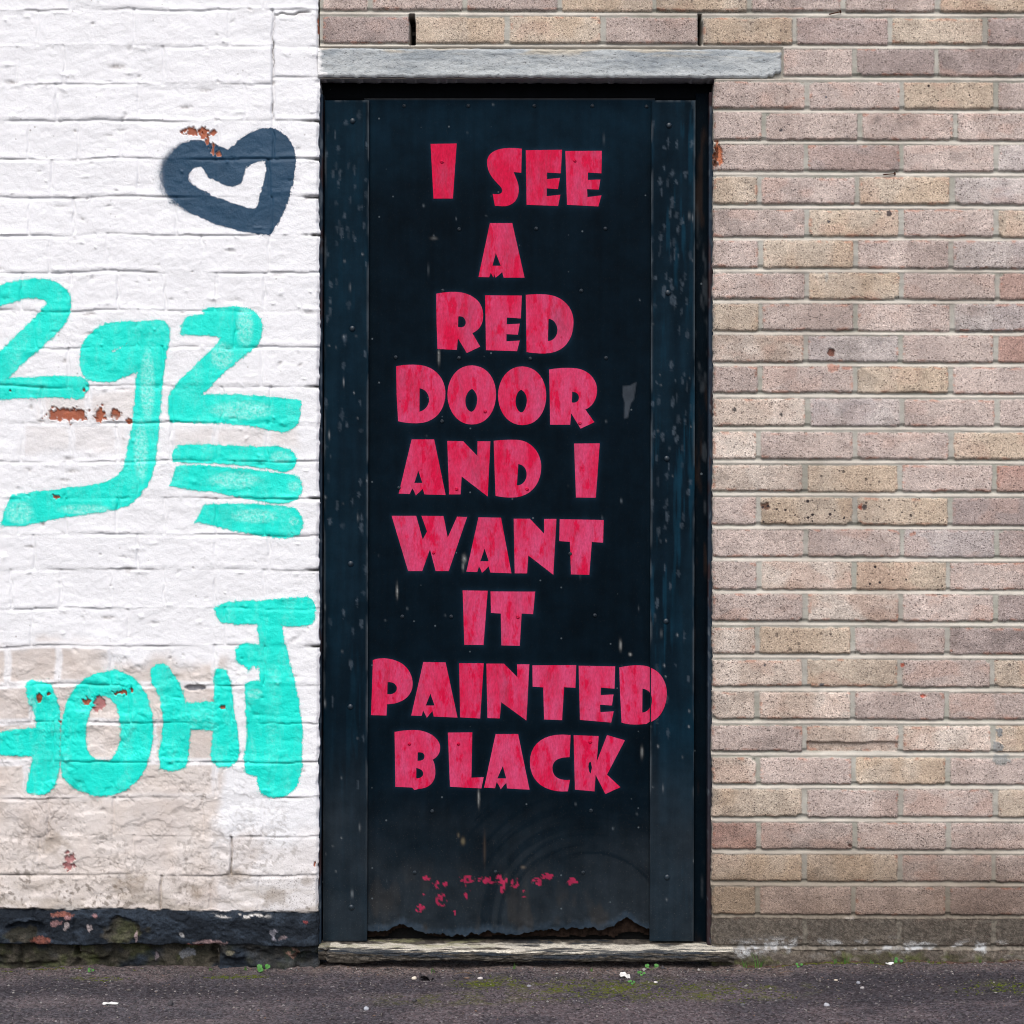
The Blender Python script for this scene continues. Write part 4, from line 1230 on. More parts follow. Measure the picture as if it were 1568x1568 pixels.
D1, D2, D3 = (550, 180), (550, 640), (550, 880)
LET = [
 ('I', D1, 'M 343,127 L 468,125 L 450,389 L 357,389 Z', .12),
 ('S', D1, 'M 781,150 L 778,265 L 742,262 C 750,290 768,310 766,355 C 764,400 730,428 690,426 L 652,424 L 641,367 C 670,370 690,370 686,345 C 684,325 614,290 614,215 C 614,165 670,135 781,150 Z', .2),
 ('E', D1, 'M 800,157 L 974,155 L 968,268 L 902,264 L 902,296 L 964,290 L 954,344 L 900,340 L 900,378 L 966,371 L 955,425 L 804,419 Z', .28),
 ('E', D1, 'M 990,161 L 1165,160 L 1163,268 L 1098,264 L 1098,300 L 1158,298 L 1150,346 L 1094,344 L 1096,382 L 1163,374 L 1148,427 L 998,419 Z', .32),
 ('A', D1, 'M 628,507 L 735,507 L 794,769 L 694,769 L 687,742 L 676,752 L 655,769 L 648,752 L 645,768 L 632,745 L 624,767 L 573,766 Z M 656,650 L 640,712 L 680,712 Z', .32),
 ('R', D1, 'M 370,846 C 420,836 480,832 520,848 C 570,868 596,900 595,955 C 594,1000 570,1025 543,1035 L 581,1100 L 517,1131 L 474,1060 L 469,1116 L 376,1111 L 372,990 Z M 476,955 C 500,950 512,970 512,985 C 512,1005 490,1012 474,1005 Z', .5),
 ('E', D1, 'M 605,854 L 781,855 L 776,965 L 709,960 L 708,993 L 771,990 L 762,1043 L 707,1040 L 707,1075 L 771,1071 L 758,1122 L 609,1117 Z', .5),
 ('D', D1, 'M 800,852 C 850,846 900,846 940,858 C 1000,880 1030,930 1029,985 C 1028,1060 990,1132 890,1133 C 860,1133 830,1131 804,1126 L 802,990 Z M 909,966 C 940,970 952,1000 952,1022 C 952,1050 930,1075 906,1073 Z', .5),
 ('D', D1, 'M 178,1194 C 230,1184 290,1184 325,1196 C 385,1218 414,1270 414,1325 C 414,1400 370,1466 280,1468 C 240,1468 215,1465 187,1458 L 180,1330 Z M 290,1300 C 320,1305 336,1330 336,1355 C 336,1385 310,1410 289,1412 Z', .55),
 ('O', D1, 'M 541,1190 C 620,1192 657,1260 657,1330 C 657,1400 620,1474 541,1474 C 465,1474 424,1400 424,1330 C 424,1260 465,1190 541,1190 Z M 543,1303 C 565,1320 568,1345 566,1365 C 564,1390 550,1412 538,1413 C 520,1410 510,1385 510,1360 C 510,1335 525,1308 543,1303 Z', .48),
 ('O', D1, 'M 783,1195 C 860,1197 898,1265 898,1335 C 898,1405 862,1477 783,1477 C 708,1477 667,1405 667,1335 C 667,1265 708,1195 783,1195 Z M 778,1307 C 800,1320 806,1340 805,1362 C 804,1390 790,1417 778,1416 C 760,1412 751,1385 751,1362 C 751,1338 762,1312 778,1307 Z', .55),
 ('R', D1, 'M 912,1210 C 970,1200 1030,1200 1060,1208 C 1115,1222 1143,1270 1142,1310 C 1141,1360 1115,1390 1086,1402 L 1129,1463 L 1063,1494 L 1018,1420 L 1013,1475 L 917,1475 L 915,1340 Z M 1023,1317 C 1048,1316 1056,1335 1055,1347 C 1054,1365 1035,1373 1021,1368 Z', .62),
 ('A', D2, 'M 252,103 L 360,103 L 415,370 L 314,367 L 305,340 L 290,356 L 272,372 L 264,352 L 255,338 L 243,365 L 190,363 Z M 284,253 L 265,312 L 304,312 Z', .5),
 ('N', D2, 'M 423,110 L 500,112 L 568,183 L 568,112 L 630,112 L 617,377 L 492,281 L 487,367 L 432,367 Z', .5),
 ('D', D2, 'M 646,110 C 690,104 750,103 775,107 C 840,120 876,180 874,240 C 872,320 820,382 735,382 C 705,382 680,380 655,374 L 650,240 Z M 764,222 C 792,224 806,250 804,275 C 802,305 780,325 757,324 Z', .52),
 ('I', D2, 'M 1032,123 L 1155,122 L 1136,383 L 1041,382 Z', .7),
 ('W', D2, 'M 156,470 L 274,470 L 305,584 L 326,545 L 299,470 L 405,471 L 425,575 L 470,474 L 518,476 L 430,735 L 367,735 L 340,630 L 303,735 L 235,735 Z', .68),
 ('A', D2, 'M 573,477 L 681,479 L 731,746 L 630,742 L 622,712 L 607,728 L 590,744 L 583,726 L 575,712 L 567,740 L 515,738 Z M 602,627 L 582,688 L 622,688 Z', .66),
 ('N', D2, 'M 742,484 L 820,484 L 888,556 L 888,485 L 947,485 L 932,753 L 812,660 L 806,746 L 747,746 Z', .7),
 ('T', D2, 'M 963,486 L 1174,490 L 1171,599 L 1117,595 L 1105,753 L 1017,751 L 1012,595 L 961,591 Z', .75),
 ('I', D2, 'M 497,828 L 617,830 L 597,1090 L 505,1089 Z', .75),
 ('T', D2, 'M 631,833 L 845,834 L 835,942 L 780,939 L 771,1094 L 683,1092 L 680,939 L 633,936 Z', .78),
 ('P', D3, 'M 66,410 C 100,396 140,400 175,412 C 230,430 257,480 257,525 C 255,590 200,620 134,622 L 131,676 L 57,674 L 62,540 Z M 136,516 C 165,512 181,530 181,545 C 181,565 160,578 135,573 Z', .55),
 ('A', D3, 'M 308,419 L 415,421 L 472,686 L 358,681 L 352,655 L 338,670 L 325,687 L 316,668 L 307,652 L 300,678 L 250,676 Z M 342,570 L 320,628 L 362,628 Z', .62),
 ('I', D3, 'M 480,425 L 598,425 L 581,690 L 485,685 Z', .55),
 ('N', D3, 'M 611,427 L 695,427 L 760,492 L 758,430 L 817,430 L 803,700 L 682,612 L 675,690 L 616,688 Z', .62),
 ('T', D3, 'M 832,435 L 1042,434 L 1038,543 L 984,540 L 974,698 L 888,695 L 884,541 L 833,537 Z', .72),
 ('E', D3, 'M 1054,437 L 1229,440 L 1226,547 L 1160,542 L 1160,578 L 1221,575 L 1214,628 L 1156,624 L 1158,660 L 1222,656 L 1210,710 L 1060,697 Z', .72),
 ('D', D3, 'M 1249,445 C 1310,432 1360,432 1390,442 C 1450,460 1478,520 1475,575 C 1472,640 1440,690 1396,705 L 1380,716 C 1330,722 1290,720 1260,710 L 1253,570 Z M 1360,547 C 1395,552 1405,575 1404,602 C 1403,640 1385,660 1359,662 Z', .68),
 ('B', D3, 'M 170,755 C 220,745 280,742 310,752 C 360,765 390,800 389,832 C 388,862 370,880 352,888 C 362,900 367,930 365,960 C 362,1000 330,1027 290,1027 L 265,1034 L 255,1022 L 174,1018 L 172,880 Z M 281,853 C 305,850 314,860 314,872 C 314,888 300,895 280,893 Z M 274,928 C 300,932 308,945 308,955 C 307,970 290,980 274,977 Z', .6),
 ('L', D3, 'M 426,758 L 543,757 L 539,975 L 598,972 L 587,1026 L 436,1018 Z', .68),
 ('A', D3, 'M 655,765 L 763,765 L 818,1032 L 710,1026 L 707,1000 L 694,1012 L 680,1030 L 670,1010 L 660,995 L 652,1025 L 600,1022 Z M 690,918 L 663,978 L 706,978 Z', .64),
 ('C', D3, 'M 1015,770 L 1010,876 C 960,876 930,890 928,925 C 926,970 960,990 1012,985 L 1002,1040 C 900,1048 820,1000 820,900 C 820,810 890,755 1015,770 Z', .62),
 ('K', D3, 'M 1030,770 L 1150,775 L 1140,900 L 1190,770 L 1276,795 L 1190,960 L 1254,1020 L 1182,1053 L 1135,960 L 1130,1040 L 1036,1032 Z M 1103,902 L 1112,898 L 1118,925 L 1112,955 L 1104,945 L 1100,922 Z', .5),
]
WORDS = 'I SEE A RED DOOR AND I WANT IT PAINTED BLACK'.split()
LOOPS = [path(p, o_[0], o_[1], K) for (_, o_, p, _) in LET]
PATCH = path('M 1268,1290 L 1300,1288 L 1331,1270 L 1326,1310 L 1318,1355 L 1304,1372 L 1290,1440 L 1273,1446 L 1275,1370 L 1264,1330 Z', 550, 180, K)

def col_panel(X, Y, d):
    c = np.broadcast_to(BLK, X.shape + (3,)).copy()
    c = c * (0.8 + 0.5 * fb(X, Y, 60, 200, seed=820))[..., None]
    # bluer worn paint at the top, road dust at the bottom
    c = lerp(c, np.array([0.0026, 0.0120, 0.0220]), (1 - ss(150, 330, Y + (fb(X, Y, 90, seed=821) - .5) * 120)) * .8)
    dust = ss(1190, 1400, Y + (fb(X, Y, 70, seed=822) - .5) * 90)
    # arcs where something has brushed the dust away
    R = np.sqrt((X - 905) ** 2 + ((Y - 1420)) ** 2)
    arc = fb(R, np.arctan2(Y - 1420, X - 905) * 60, 7, 60, seed=823) * ss(60, 120, R) * (1 - ss(230, 300, R)) * ss(640, 760, X)
    dust = dust * (1 - 0.55 * ss(.5, .7, arc)) * (0.65 + 0.35 * ss(.3, .6, fb(X, Y, 60, seed=824)))
    c = lerp(c, np.array([0.0165, 0.0225, 0.0285]), dust * .78)
    c = lerp(c, np.array([0.034, 0.031, 0.028]), ss(.52, .7, fb(X, Y, 24, 60, seed=825)) * ss(1300, 1400, Y) * .4)
    # overspray round the stencilled letters
    halo = np.zeros(X.shape)
    for lp in LOOPS:
        xs = [p[0] for q in lp for p in q]; ys = [p[1] for q in lp for p in q]
        i = np.where((X[0] > min(xs) - 20) & (X[0] < max(xs) + 20))[0]
        j = np.where((Y[:, 0] > min(ys) - 20) & (Y[:, 0] < max(ys) + 20))[0]
        if len(i) == 0 or len(j) == 0: continue
        s = np.s_[j[0]:j[-1] + 1, i[0]:i[-1] + 1]
        dd = sdf(lp, X[s], Y[s])
        halo[s] = np.maximum(halo[s], np.exp(np.minimum(dd, 0) / 2.8))
    halo = halo * (0.45 + 0.9 * fb(X, Y, 40, seed=826))
    c = lerp(c, np.array([0.018, 0.050, 0.090]), np.clip(halo * .24, 0, .8))
    pd = sdf(PATCH, X, Y)
    c = lerp(c, np.array([0.034, 0.043, 0.054]), ss(-1, 1, pd))
    # scratches, drips and flecks
    for k in range(40):
        rr = random.Random(4000 + k)
        px, py = rr.uniform(570, 990), rr.uniform(160, 1400)
        ln, wd = rr.choice((1.2, 1.2, 1.6, 2, 2, 3, 7)), rr.uniform(.8, 1.3)
        g = np.exp(-((X - px) / wd) ** 2 - ((Y - py) / ln) ** 2)
        c = lerp(c, np.array([0.20, 0.24, 0.27]), np.clip(g * rr.uniform(.05, .4), 0, 1))
    for (px, py, wx, wy, a) in ((711, 856, 2.5, 5, 1), (709, 868, 1.5, 5, .5), (950, 988, 1.6, 6, .9), (965, 1002, 1.8, 2, .9), (608, 905, 1.2, 8, .9), (672, 545, 1.4, 9, .8), (733, 1222, 1.3, 10, .8), (983, 1152, 1.6, 7, .6), (664, 365, 4, 2, .3)):
        g = np.exp(-((X - px) / wx) ** 2 - ((Y - py) / wy) ** 2)
        c = lerp(c, np.array([0.62, 0.64, 0.62]), np.clip(g * .55 * a * (.4 + .8 * vn(X, Y, 3, seed=831)), 0, 1))
    for (px, py, wx, wy, cc) in ((709, 1288, 2.6, 4.5, (.10, .085, .055)), (702, 1279, 1.5, 3, (.07, .06, .045)), (801, 1328, 3, 2, (.07, .06, .05)), (742, 1300, 1.6, 20, (.035, .028, .024))):
        g = np.exp(-((X - px) / wx) ** 2 - ((Y - py) / wy) ** 2)
        c = lerp(c, np.array(cc), np.clip(g * 1.3, 0, 1))
    # remains of a scrubbed-off line of pink letters
    band = np.zeros(X.shape)
    for (cx, cy, rx, ry) in ((655, 1344, 9, 4), (664, 1351, 8, 4), (668, 1362, 4, 8), (680, 1353, 10, 4), (676, 1378, 9, 10), (647, 1380, 6, 12), (642, 1392, 6, 5), (715, 1346, 12, 6), (714, 1366, 6, 11), (745, 1348, 14, 6),
                             (768, 1347, 9, 9), (790, 1353, 8, 8), (802, 1368, 8, 6), (822, 1351, 8, 7), (838, 1342, 10, 5), (876, 1350, 9, 6), (696, 1398, 2, 4), (770, 1362, 4, 8)):
        q = np.sqrt(((X - cx) / rx) ** 2 + ((Y - cy) / ry) ** 2)
        band = np.maximum(band, 1 - ss(.6, 1.25, q))
    fk = ss(.50, .56, .35 * fb(X, Y, 9, seed=830, o=2) + .65 * fb(X, Y, 4.2, seed=832, o=2) + .07 * (band - 1.0)) * ss(.15, .5, band)
    c = lerp(c, np.array([0.30, 0.018, 0.060]), fk * .85)
    topedge = 1 - ss(0, 2.5, Y - 151)
    c = lerp(c, np.array([0.06, 0.055, 0.05]), topedge * .5)
    a = 0.12 + 0.55 * ss(1180, 1400, Y)
    return np.concatenate([np.clip(c, 0, 1), a[..., None]], -1)

# panel: straight board whose lower edge has rotted into a ragged line
def rot_line(X):
    y = np.interp(X, [560, 572, 585, 600, 612, 622, 632, 645, 660, 680, 700, 720, 745, 770, 790, 805, 830, 860, 890, 915, 930, 945, 952, 962, 972, 985, 1000],
                  [1423, 1424, 1424, 1420, 1413, 1415, 1420, 1426, 1429, 1431, 1431, 1430, 1426, 1431, 1430, 1428, 1423, 1421, 1421, 1421, 1422, 1415, 1408, 1406, 1410, 1418, 1424])
    return y + (vn(X, X * 0, 7, seed=840) - .5) * 5 + (vn(X, X * 0, 2.5, seed=841) - .5) * 2.5

def panel():
    X, Y = grid(558, 1003, 150.5, 1424, 1.8)
    Y0 = Y.copy()
    bot = rot_line(X)
    t = ss(1330, 1424, Y)
    Y = Y + t * (bot - 1424)
    x, z = W(X + 0 * Y, Y, RPAN)
    d = np.minimum(Y - 150.5, 60)
    H = -0.0012 * (1 - ss(0, 2.5, d)) ** 2
    lift = ss(1392, 1424, Y0)
    H = H + lift * (0.006 * (fb(X, Y, 28, 14, seed=842) - .30) + 0.005 * (fb(X, Y, 9, 7, seed=843) - .5)) + 0.004 * ss(1410, 1424, Y0)
    A = col_panel(X, Y, d)
    cl = ss(1412, 1422, Y0 + (fb(X, Y, 14, seed=844) - .5) * 12)
    A[..., :3] = lerp(A[..., :3], np.array([0.022, 0.036, 0.054]), cl * .55)
    V = np.stack([x, RPAN - H, z], -1).reshape(-1, 3)
    return piece('door_panel', V, A.reshape(-1, 4), quads(*X.shape).reshape(-1, 4), M['door'], dr, RPAN + 0.012, None)
pan = panel()
# rotten wood behind the peeling edge, and the door's solid body
bm = bmesh.new()
xs_ = np.linspace(560, 1001, 90)
for i in range(len(xs_) - 1):
    a, b_ = xs_[i], xs_[i + 1]
    n0 = 1435 - 12 * float(ss(590, 605, a) * (1 - ss(640, 655, a))) - 4 * float(vn(np.array(a), np.array(0.), 9, seed=850)) - 7 * float(ss(940, 955, a) * (1 - ss(975, 990, a)))
    xa, zb = W(a, n0, .06); xb, zt = W(b_, 1395, .06)
    f = RPAN + 0.010 + 0.006 * float(vn(np.array(a), np.array(3.), 11, seed=851))
    box(bm, xa, xb - 0.0002, f, f + 0.02, zb, zt)
bm_obj('rotten_edge', bm, M['rot'], dr)
bm = bmesh.new()
xa, zb = W(499, 1443, .08); xb, zt = W(1064, 153, .08)
box(bm, xa, xb, RPAN + 0.034, 0.11, zb, zt)
bm_obj('door_core', bm, M['dark'], dr)

def col_strip(seed, worn):
    def f(X, Y, d):
        base = lerp(np.array([0.0022, 0.0076, 0.0135]), np.array([0.0036, 0.0125, 0.0215]), ss(.35, .65, fb(X, Y, 30, 260, seed=seed)))
        c = base
        blue = ss(.55, .72, fb(X, Y, 6, 90, seed=seed + 1)) * ss(.4, .6, fb(X, Y, 60, 300, seed=seed + 2))
        c = lerp(c, np.array([0.0040, 0.024, 0.043]), blue * worn * .8)
        c = lerp(c, np.array([0.0030, 0.0155, 0.028]), .8 * worn * ss(.4, .6, fb(X, Y, 40, 220, seed=seed + 9)))
        rs = random.Random(seed * 3 + 1)
        gx0, gx1 = X.min(), X.max()
        sp = np.zeros(X.shape)
        for q in range(int(60 + 40 * worn)):
            cy_ = rs.choice((rs.gauss(260, 60), rs.gauss(400, 60), rs.uniform(170, 1150), rs.gauss(620, 120), rs.gauss(900, 140)))
            cx_, rx_, ry_ = rs.uniform(gx0 + 3, gx1 - 3), rs.uniform(1.4, 3.6), rs.uniform(3, 8)
            j0, j1 = np.searchsorted(Y[:, 0], (cy_ - 4 * ry_, cy_ + 4 * ry_))
            if j1 - j0 < 2: continue
            xs_, ys_ = X[j0:j1], Y[j0:j1]
            g = np.sqrt(((xs_ - cx_) / rx_) ** 2 + ((ys_ - cy_) / np.where(ys_ > cy_, ry_ * 1.5, ry_)) ** 2) + (vn(xs_, ys_, 2.5, seed=q) - .5) * .9
            sp[j0:j1] = np.maximum(sp[j0:j1], (1 - ss(.35, 1.15, g)) * rs.uniform(.25, .9) * (1 - .35 * (1 - ss(.1, .5, g))))
        c = lerp(c, np.array([0.062, 0.084, 0.108]), np.clip(sp * .75, 0, 1))
        c = lerp(c, np.array([0.017, 0.023, 0.029]), ss(1100, 1300, Y) * (.45 + .4 * fb(X, Y, 40, seed=seed + 7)))
        ed = (1 - ss(0.5, 3.2, d)) * ss(.35, .65, fb(X, Y, 8, 40, seed=seed + 5)) * (1 - .7 * ss(1150, 1300, Y))
        c = lerp(c, np.array([0.080, 0.096, 0.108]), ed * .6)
        for k in range(26):
            rr = random.Random(seed * 7 + k)
            px, py = rr.uniform(X.min(), X.max()), rr.uniform(300, 1400)
            g = np.exp(-((X - px) / rr.uniform(.8, 1.3)) ** 2 - ((Y - py) / rr.choice((1.2, 1.5, 2, 5))) ** 2)
            c = lerp(c, np.array([0.30, 0.33, 0.35]), np.clip(g * rr.uniform(.1, .6), 0, 1))
        return np.concatenate([np.clip(c, 0, 1), (0.12 + .5 * ss(1200, 1400, Y))[..., None]], -1)
    return f
s1 = slab(497.5, 565.0, 153.5, 1441.5, RSTRIP, 0.009, col_strip(900, .35), 'cover_strip', M['door'], dr, 2.0)
s2 = slab(997.8, 1065.0, 153.5, 1441.5, RSTRIP, 0.009, col_strip(950, 1.0), 'cover_strip', M['door'], dr, 2.0)
s1['label'] = 'left cover strip, mostly plain black'
s2['label'] = 'right cover strip, worn to a mottled blue'
bm = bmesh.new()
for (a, b_) in ((499.5, 560), (1000, 1062)):
    xa, zb = W(a, 1440, .05); xb, zt = W(b_, 155, .05)
    box(bm, xa, xb, RSTRIP + 0.0095, RPAN + 0.034, zb, zt)
bm_obj('stile', bm, M['dark'], dr)

# bolts (domed heads) on the strips
bmb = bmesh.new()
bmesh.ops.create_uvsphere(bmb, u_segments=16, v_segments=10, radius=0.0064)
for v in bmb.verts: v.co.y *= 0.55
me_b = bpy.data.meshes.new('bolt'); bmb.to_mesh(me_b); bmb.free()
me_b.materials.append(M['bolt'])
for (px, py, par) in ((540, 185, s1), (539.5, 503, s1), (537, 863, s1), (536.5, 1082, s1), (538, 1389, s1), (1024.5, 192, s2), (1022.6, 448, s2), (1021, 702, s2), (1019.8, 951, s2), (1021.5, 1343, s2)):
    o = link('bolt', me_b, None, par)
    x, z = W(px, py, RSTRIP)
    o.location = (x, RSTRIP - 0.001, z)
# slotted screw heads on the panel
bmb = bmesh.new()
bmesh.ops.create_cone(bmb, cap_ends=True, segments=16, radius1=0.0046, radius2=0.0040, depth=0.0022)
bmesh.ops.rotate(bmb, verts=bmb.verts, matrix=__import__('mathutils').Matrix.Rotation(math.radians(90), 3, 'X'))
for s_ in (-1, 1):
    box(bmb, -0.0042, 0.0042, -0.0017, -0.0005, 0.0006 * s_ - 0.0002 + (0.0006 if s_ > 0 else -0.0012), 0.0006 * s_ + 0.0002 + (0.0006 if s_ > 0 else -0.0012) + 0.0008)
me_s = bpy.data.meshes.new('screw'); bmb.to_mesh(me_s); bmb.free()
me_s.materials.append(M['screw'])
me_p = me_s.copy(); me_p.materials[0] = M['pink']
for i, (px, py) in enumerate(((619, 162), (717, 162), (818, 162), (907, 162), (990, 163), (703, 351), (821, 350), (927, 350), (890, 445), (678, 445), (606, 547), (703, 548), (812, 549), (928, 548), (616, 944), (691, 944), (793, 945), (911, 942),
                             (662, 1242), (905, 1241), (759, 1335), (635, 1336), (893, 1336), (904, 1136), (627, 1139), (702, 1139), (677, 248), (880, 246), (611, 747), (699, 749), (807, 749), (888, 648), (677, 645), (743, 630), (664, 846), (873, 848))):
    inl = any(float(sdf(lp, np.array([[float(px)]]), np.array([[float(py)]]))[0, 0]) > 0 for lp in LOOPS)
    o = link('screw', me_p if inl else me_s, None, pan)
    x, z = W(px, py, RPAN)
    o.location = (x, RPAN - 0.0004, z)
    o.rotation_euler = (0, rnd.uniform(-1.2, 1.2), 0)

# the stencilled letters: thin coats of paint on the panel (the last D of PAINTED runs on to the strip)
def letter(ch, loops, fade, word):
    r = RPAN - 0.0007
    vecs = [[Vector((*W(px, py, RPAN), 0)) for px, py in lp] for lp in loops]
    tris = tessellate_polygon(vecs)
    flat = [v for lp in vecs for v in lp]
    bm = bmesh.new()
    bv = [bm.verts.new((v.x, r, v.y)) for v in flat]
    for t in tris:
        try: bm.faces.new([bv[i] for i in t])
        except ValueError: pass
    if max(p[0] for p in loops[0]) > 990:
        cut = W(996.3, 0, RPAN)[0]
        for c_ in (cut - 0.0002, cut + 0.0002):
            bmesh.ops.bisect_plane(bm, geom=bm.verts[:] + bm.edges[:] + bm.faces[:], plane_co=(c_, 0, 0), plane_no=(1, 0, 0))
        for v in bm.verts:
            if v.co.x > cut: v.co.y = RSTRIP - 0.0009
    bmesh.ops.recalc_face_normals(bm, faces=bm.faces[:])
    if sum(f.normal.y * f.calc_area() for f in bm.faces) > 0:
        bmesh.ops.reverse_faces(bm, faces=bm.faces[:])
    me = bpy.data.meshes.new('letter')
    bm.to_mesh(me); bm.free()
    at = me.attributes.new('fade', 'FLOAT', 'POINT')
    at.data.foreach_set('value', np.full(len(me.vertices), fade, np.float32))
    o = link('letter', me, M['pink'], pan, False)
    o['label'] = 'pink stencilled letter %s in the word %s' % (ch, word)
wi = [(wd, ch) for wd in WORDS for ch in wd]
for (ch, _, _, fade), lp, (wd, _) in zip(LET, LOOPS, wi):
    letter(ch, lp, fade, wd)

# =============================================================== DOOR SILL
def sill():
    xs = np.arange(488, 1122.01, 2.0)
    # cross-section: (distance in front of the wall face, photograph y of that line on the wall plane), from the back to underneath
    prof = [(-0.075, 1449), (-0.045, 1449.2), (-0.02, 1449.4), (0.004, 1449.8), (0.018, 1450.3), (0.025, 1451), (0.029, 1452), (0.0315, 1453.5), (0.032, 1455), (0.032, 1457), (0.032, 1460), (0.031, 1463), (0.029, 1466), (0.025, 1468.5), (0.012, 1470), (-0.075, 1470)]
    # refine
    pr = []
    for (a, b_) in zip(prof[:-1], prof[1:]):
        n = 4
        for k in range(n):
            pr.append((a[0] + (b_[0] - a[0]) * k / n, a[1] + (b_[1] - a[1]) * k / n))
    pr.append(prof[-1])
    P = np.array(pr)
    X, Tt = np.meshgrid(xs, np.arange(len(P)))
    out, py = P[Tt, 0], P[Tt, 1]
    py = py + (X - 800) * 0.0028
    fr_ = ss(1449.5, 1453, P[Tt, 1])
    SY = 784 + (P[Tt, 1] - 784) * D / (D - P[Tt, 0])
    n1 = (fb(X, Tt * 2.0, 22, 12, seed=1001) - .5)
    n2 = (fb(X, Tt * 1.5, 6, 6, seed=1002) - .5)
    out = out + (n1 * 0.006 + n2 * 0.0045) * (0.25 + .75 * fr_)
    py = py + (vn(X, X * 0, 120, seed=1003) - .5) * 3 + n2 * 1.2 + 2.5 * ss(1463, 1470, P[Tt, 1]) * (vn(X, X * 0, 60, seed=1004) - .5) * 3
    # broken left end
    bl = (1 - ss(500, 506, X + n2 * 14))
    out = out - bl * 0.022 * fr_
    x = (X - CX) * S
    # screen position of a point standing 'out' in front of the wall
    z = HC - (py - 784) * S
    c = lerp(np.array([0.040, 0.036, 0.030]), np.array([0.095, 0.084, 0.070]), ss(.35, .7, fb(X, Tt * 2.0, 7, 6, seed=1005)))
    cr = np.array([0.56, 0.53, 0.445]) * (.75 + .35 * fb(X, Tt * 2.0, 14, 4, seed=1012))[..., None]
    v = SY + (fb(X, Tt * 3.0, 22, 9, seed=1006) - .5) * 7 + (fb(X, Tt * 3., 70, seed=1010) - .5) * 5
    cm = ss(1443.5, 1446, v) * (1 - ss(1456.5, 1458.5, v)) * ss(.28, .40, fb(X, Tt * 1.5, 40, 4, seed=1007) + .12 * ss(900, 960, X))
    cm = np.where(X < 506, cm * .3, cm)
    c = lerp(c, cr * 1.0, cm * .95)
    bk = ss(.50, .54, fb(X, Tt * 2.5, 50, 12, seed=1008) + 0.12 * ss(780, 900, X)) * ss(1452, 1455, v) * (1 - ss(1464, 1468, v))
    c = lerp(c, np.array([0.020, 0.027, 0.036]), bk * .85)
    tp = ss(.55, .6, fb(X, Tt * 2.5, 30, 5, seed=1011)) * (1 - ss(1446, 1450, SY)) * ss(720, 850, X)
    c = lerp(c, np.array([0.020, 0.027, 0.036]), tp * .8)
    gr = ss(.55, .7, fb(X, Tt * 2., 30, 6, seed=1009)) * (1 - ss(1448, 1454, SY)) * (1 - ss(700, 800, X))
    c = lerp(c, np.array([0.26, 0.26, 0.14]), gr * .5)
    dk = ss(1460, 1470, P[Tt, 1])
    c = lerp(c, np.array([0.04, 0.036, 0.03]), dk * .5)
    V = np.stack([x, -out, z], -1)
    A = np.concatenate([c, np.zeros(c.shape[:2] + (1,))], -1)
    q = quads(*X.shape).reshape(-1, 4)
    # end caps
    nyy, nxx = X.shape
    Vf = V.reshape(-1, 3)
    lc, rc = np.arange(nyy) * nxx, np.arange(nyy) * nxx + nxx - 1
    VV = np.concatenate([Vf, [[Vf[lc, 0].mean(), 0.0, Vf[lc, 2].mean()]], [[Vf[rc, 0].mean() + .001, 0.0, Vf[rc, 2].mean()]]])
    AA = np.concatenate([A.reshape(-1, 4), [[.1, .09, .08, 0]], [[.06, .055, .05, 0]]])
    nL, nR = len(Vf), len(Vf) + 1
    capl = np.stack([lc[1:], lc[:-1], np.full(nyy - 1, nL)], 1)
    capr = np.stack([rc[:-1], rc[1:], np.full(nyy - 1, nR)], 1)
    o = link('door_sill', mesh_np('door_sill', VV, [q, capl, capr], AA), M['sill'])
    setp(o, 'weathered door sill with peeling cream and black paint below the door', 'door sill')
sill()

# =============================================================== GROUND
def spaced(core, far, n):
    g = np.geomspace(0.01, far, n)
    return np.concatenate([core[0] - g[::-1], core, core[-1] + g])
def ground_z(x, y):
    px = x / S + CX
    z = np.interp(px, [-600, 0, 480, 520, 1100, 1180, 1568, 2100], [-.006, -.0045, -.004, .001, .0015, .004, .0185, .03])
    f = np.clip(1 + y / 0.9, 0, 1)
    f = f * f * (3 - 2 * f)
    z = z * f
    near = np.exp(-((y + 0.0) / 0.12) ** 2)
    m = (np.abs(x) < 3) & (np.abs(y) < 3)
    z = z + np.where(m, near * ((fb(px, y / S, 40, seed=1100) - .5) * 0.012) + (fb(px, y / S, 120, seed=1101) - .5) * 0.010 + (fb(px, y / S, 9, seed=1102, o=2) - .5) * 0.0040 + (vn(px, y / S, 3.2, seed=1103) - .5) * 0.0022, 0)
    return z
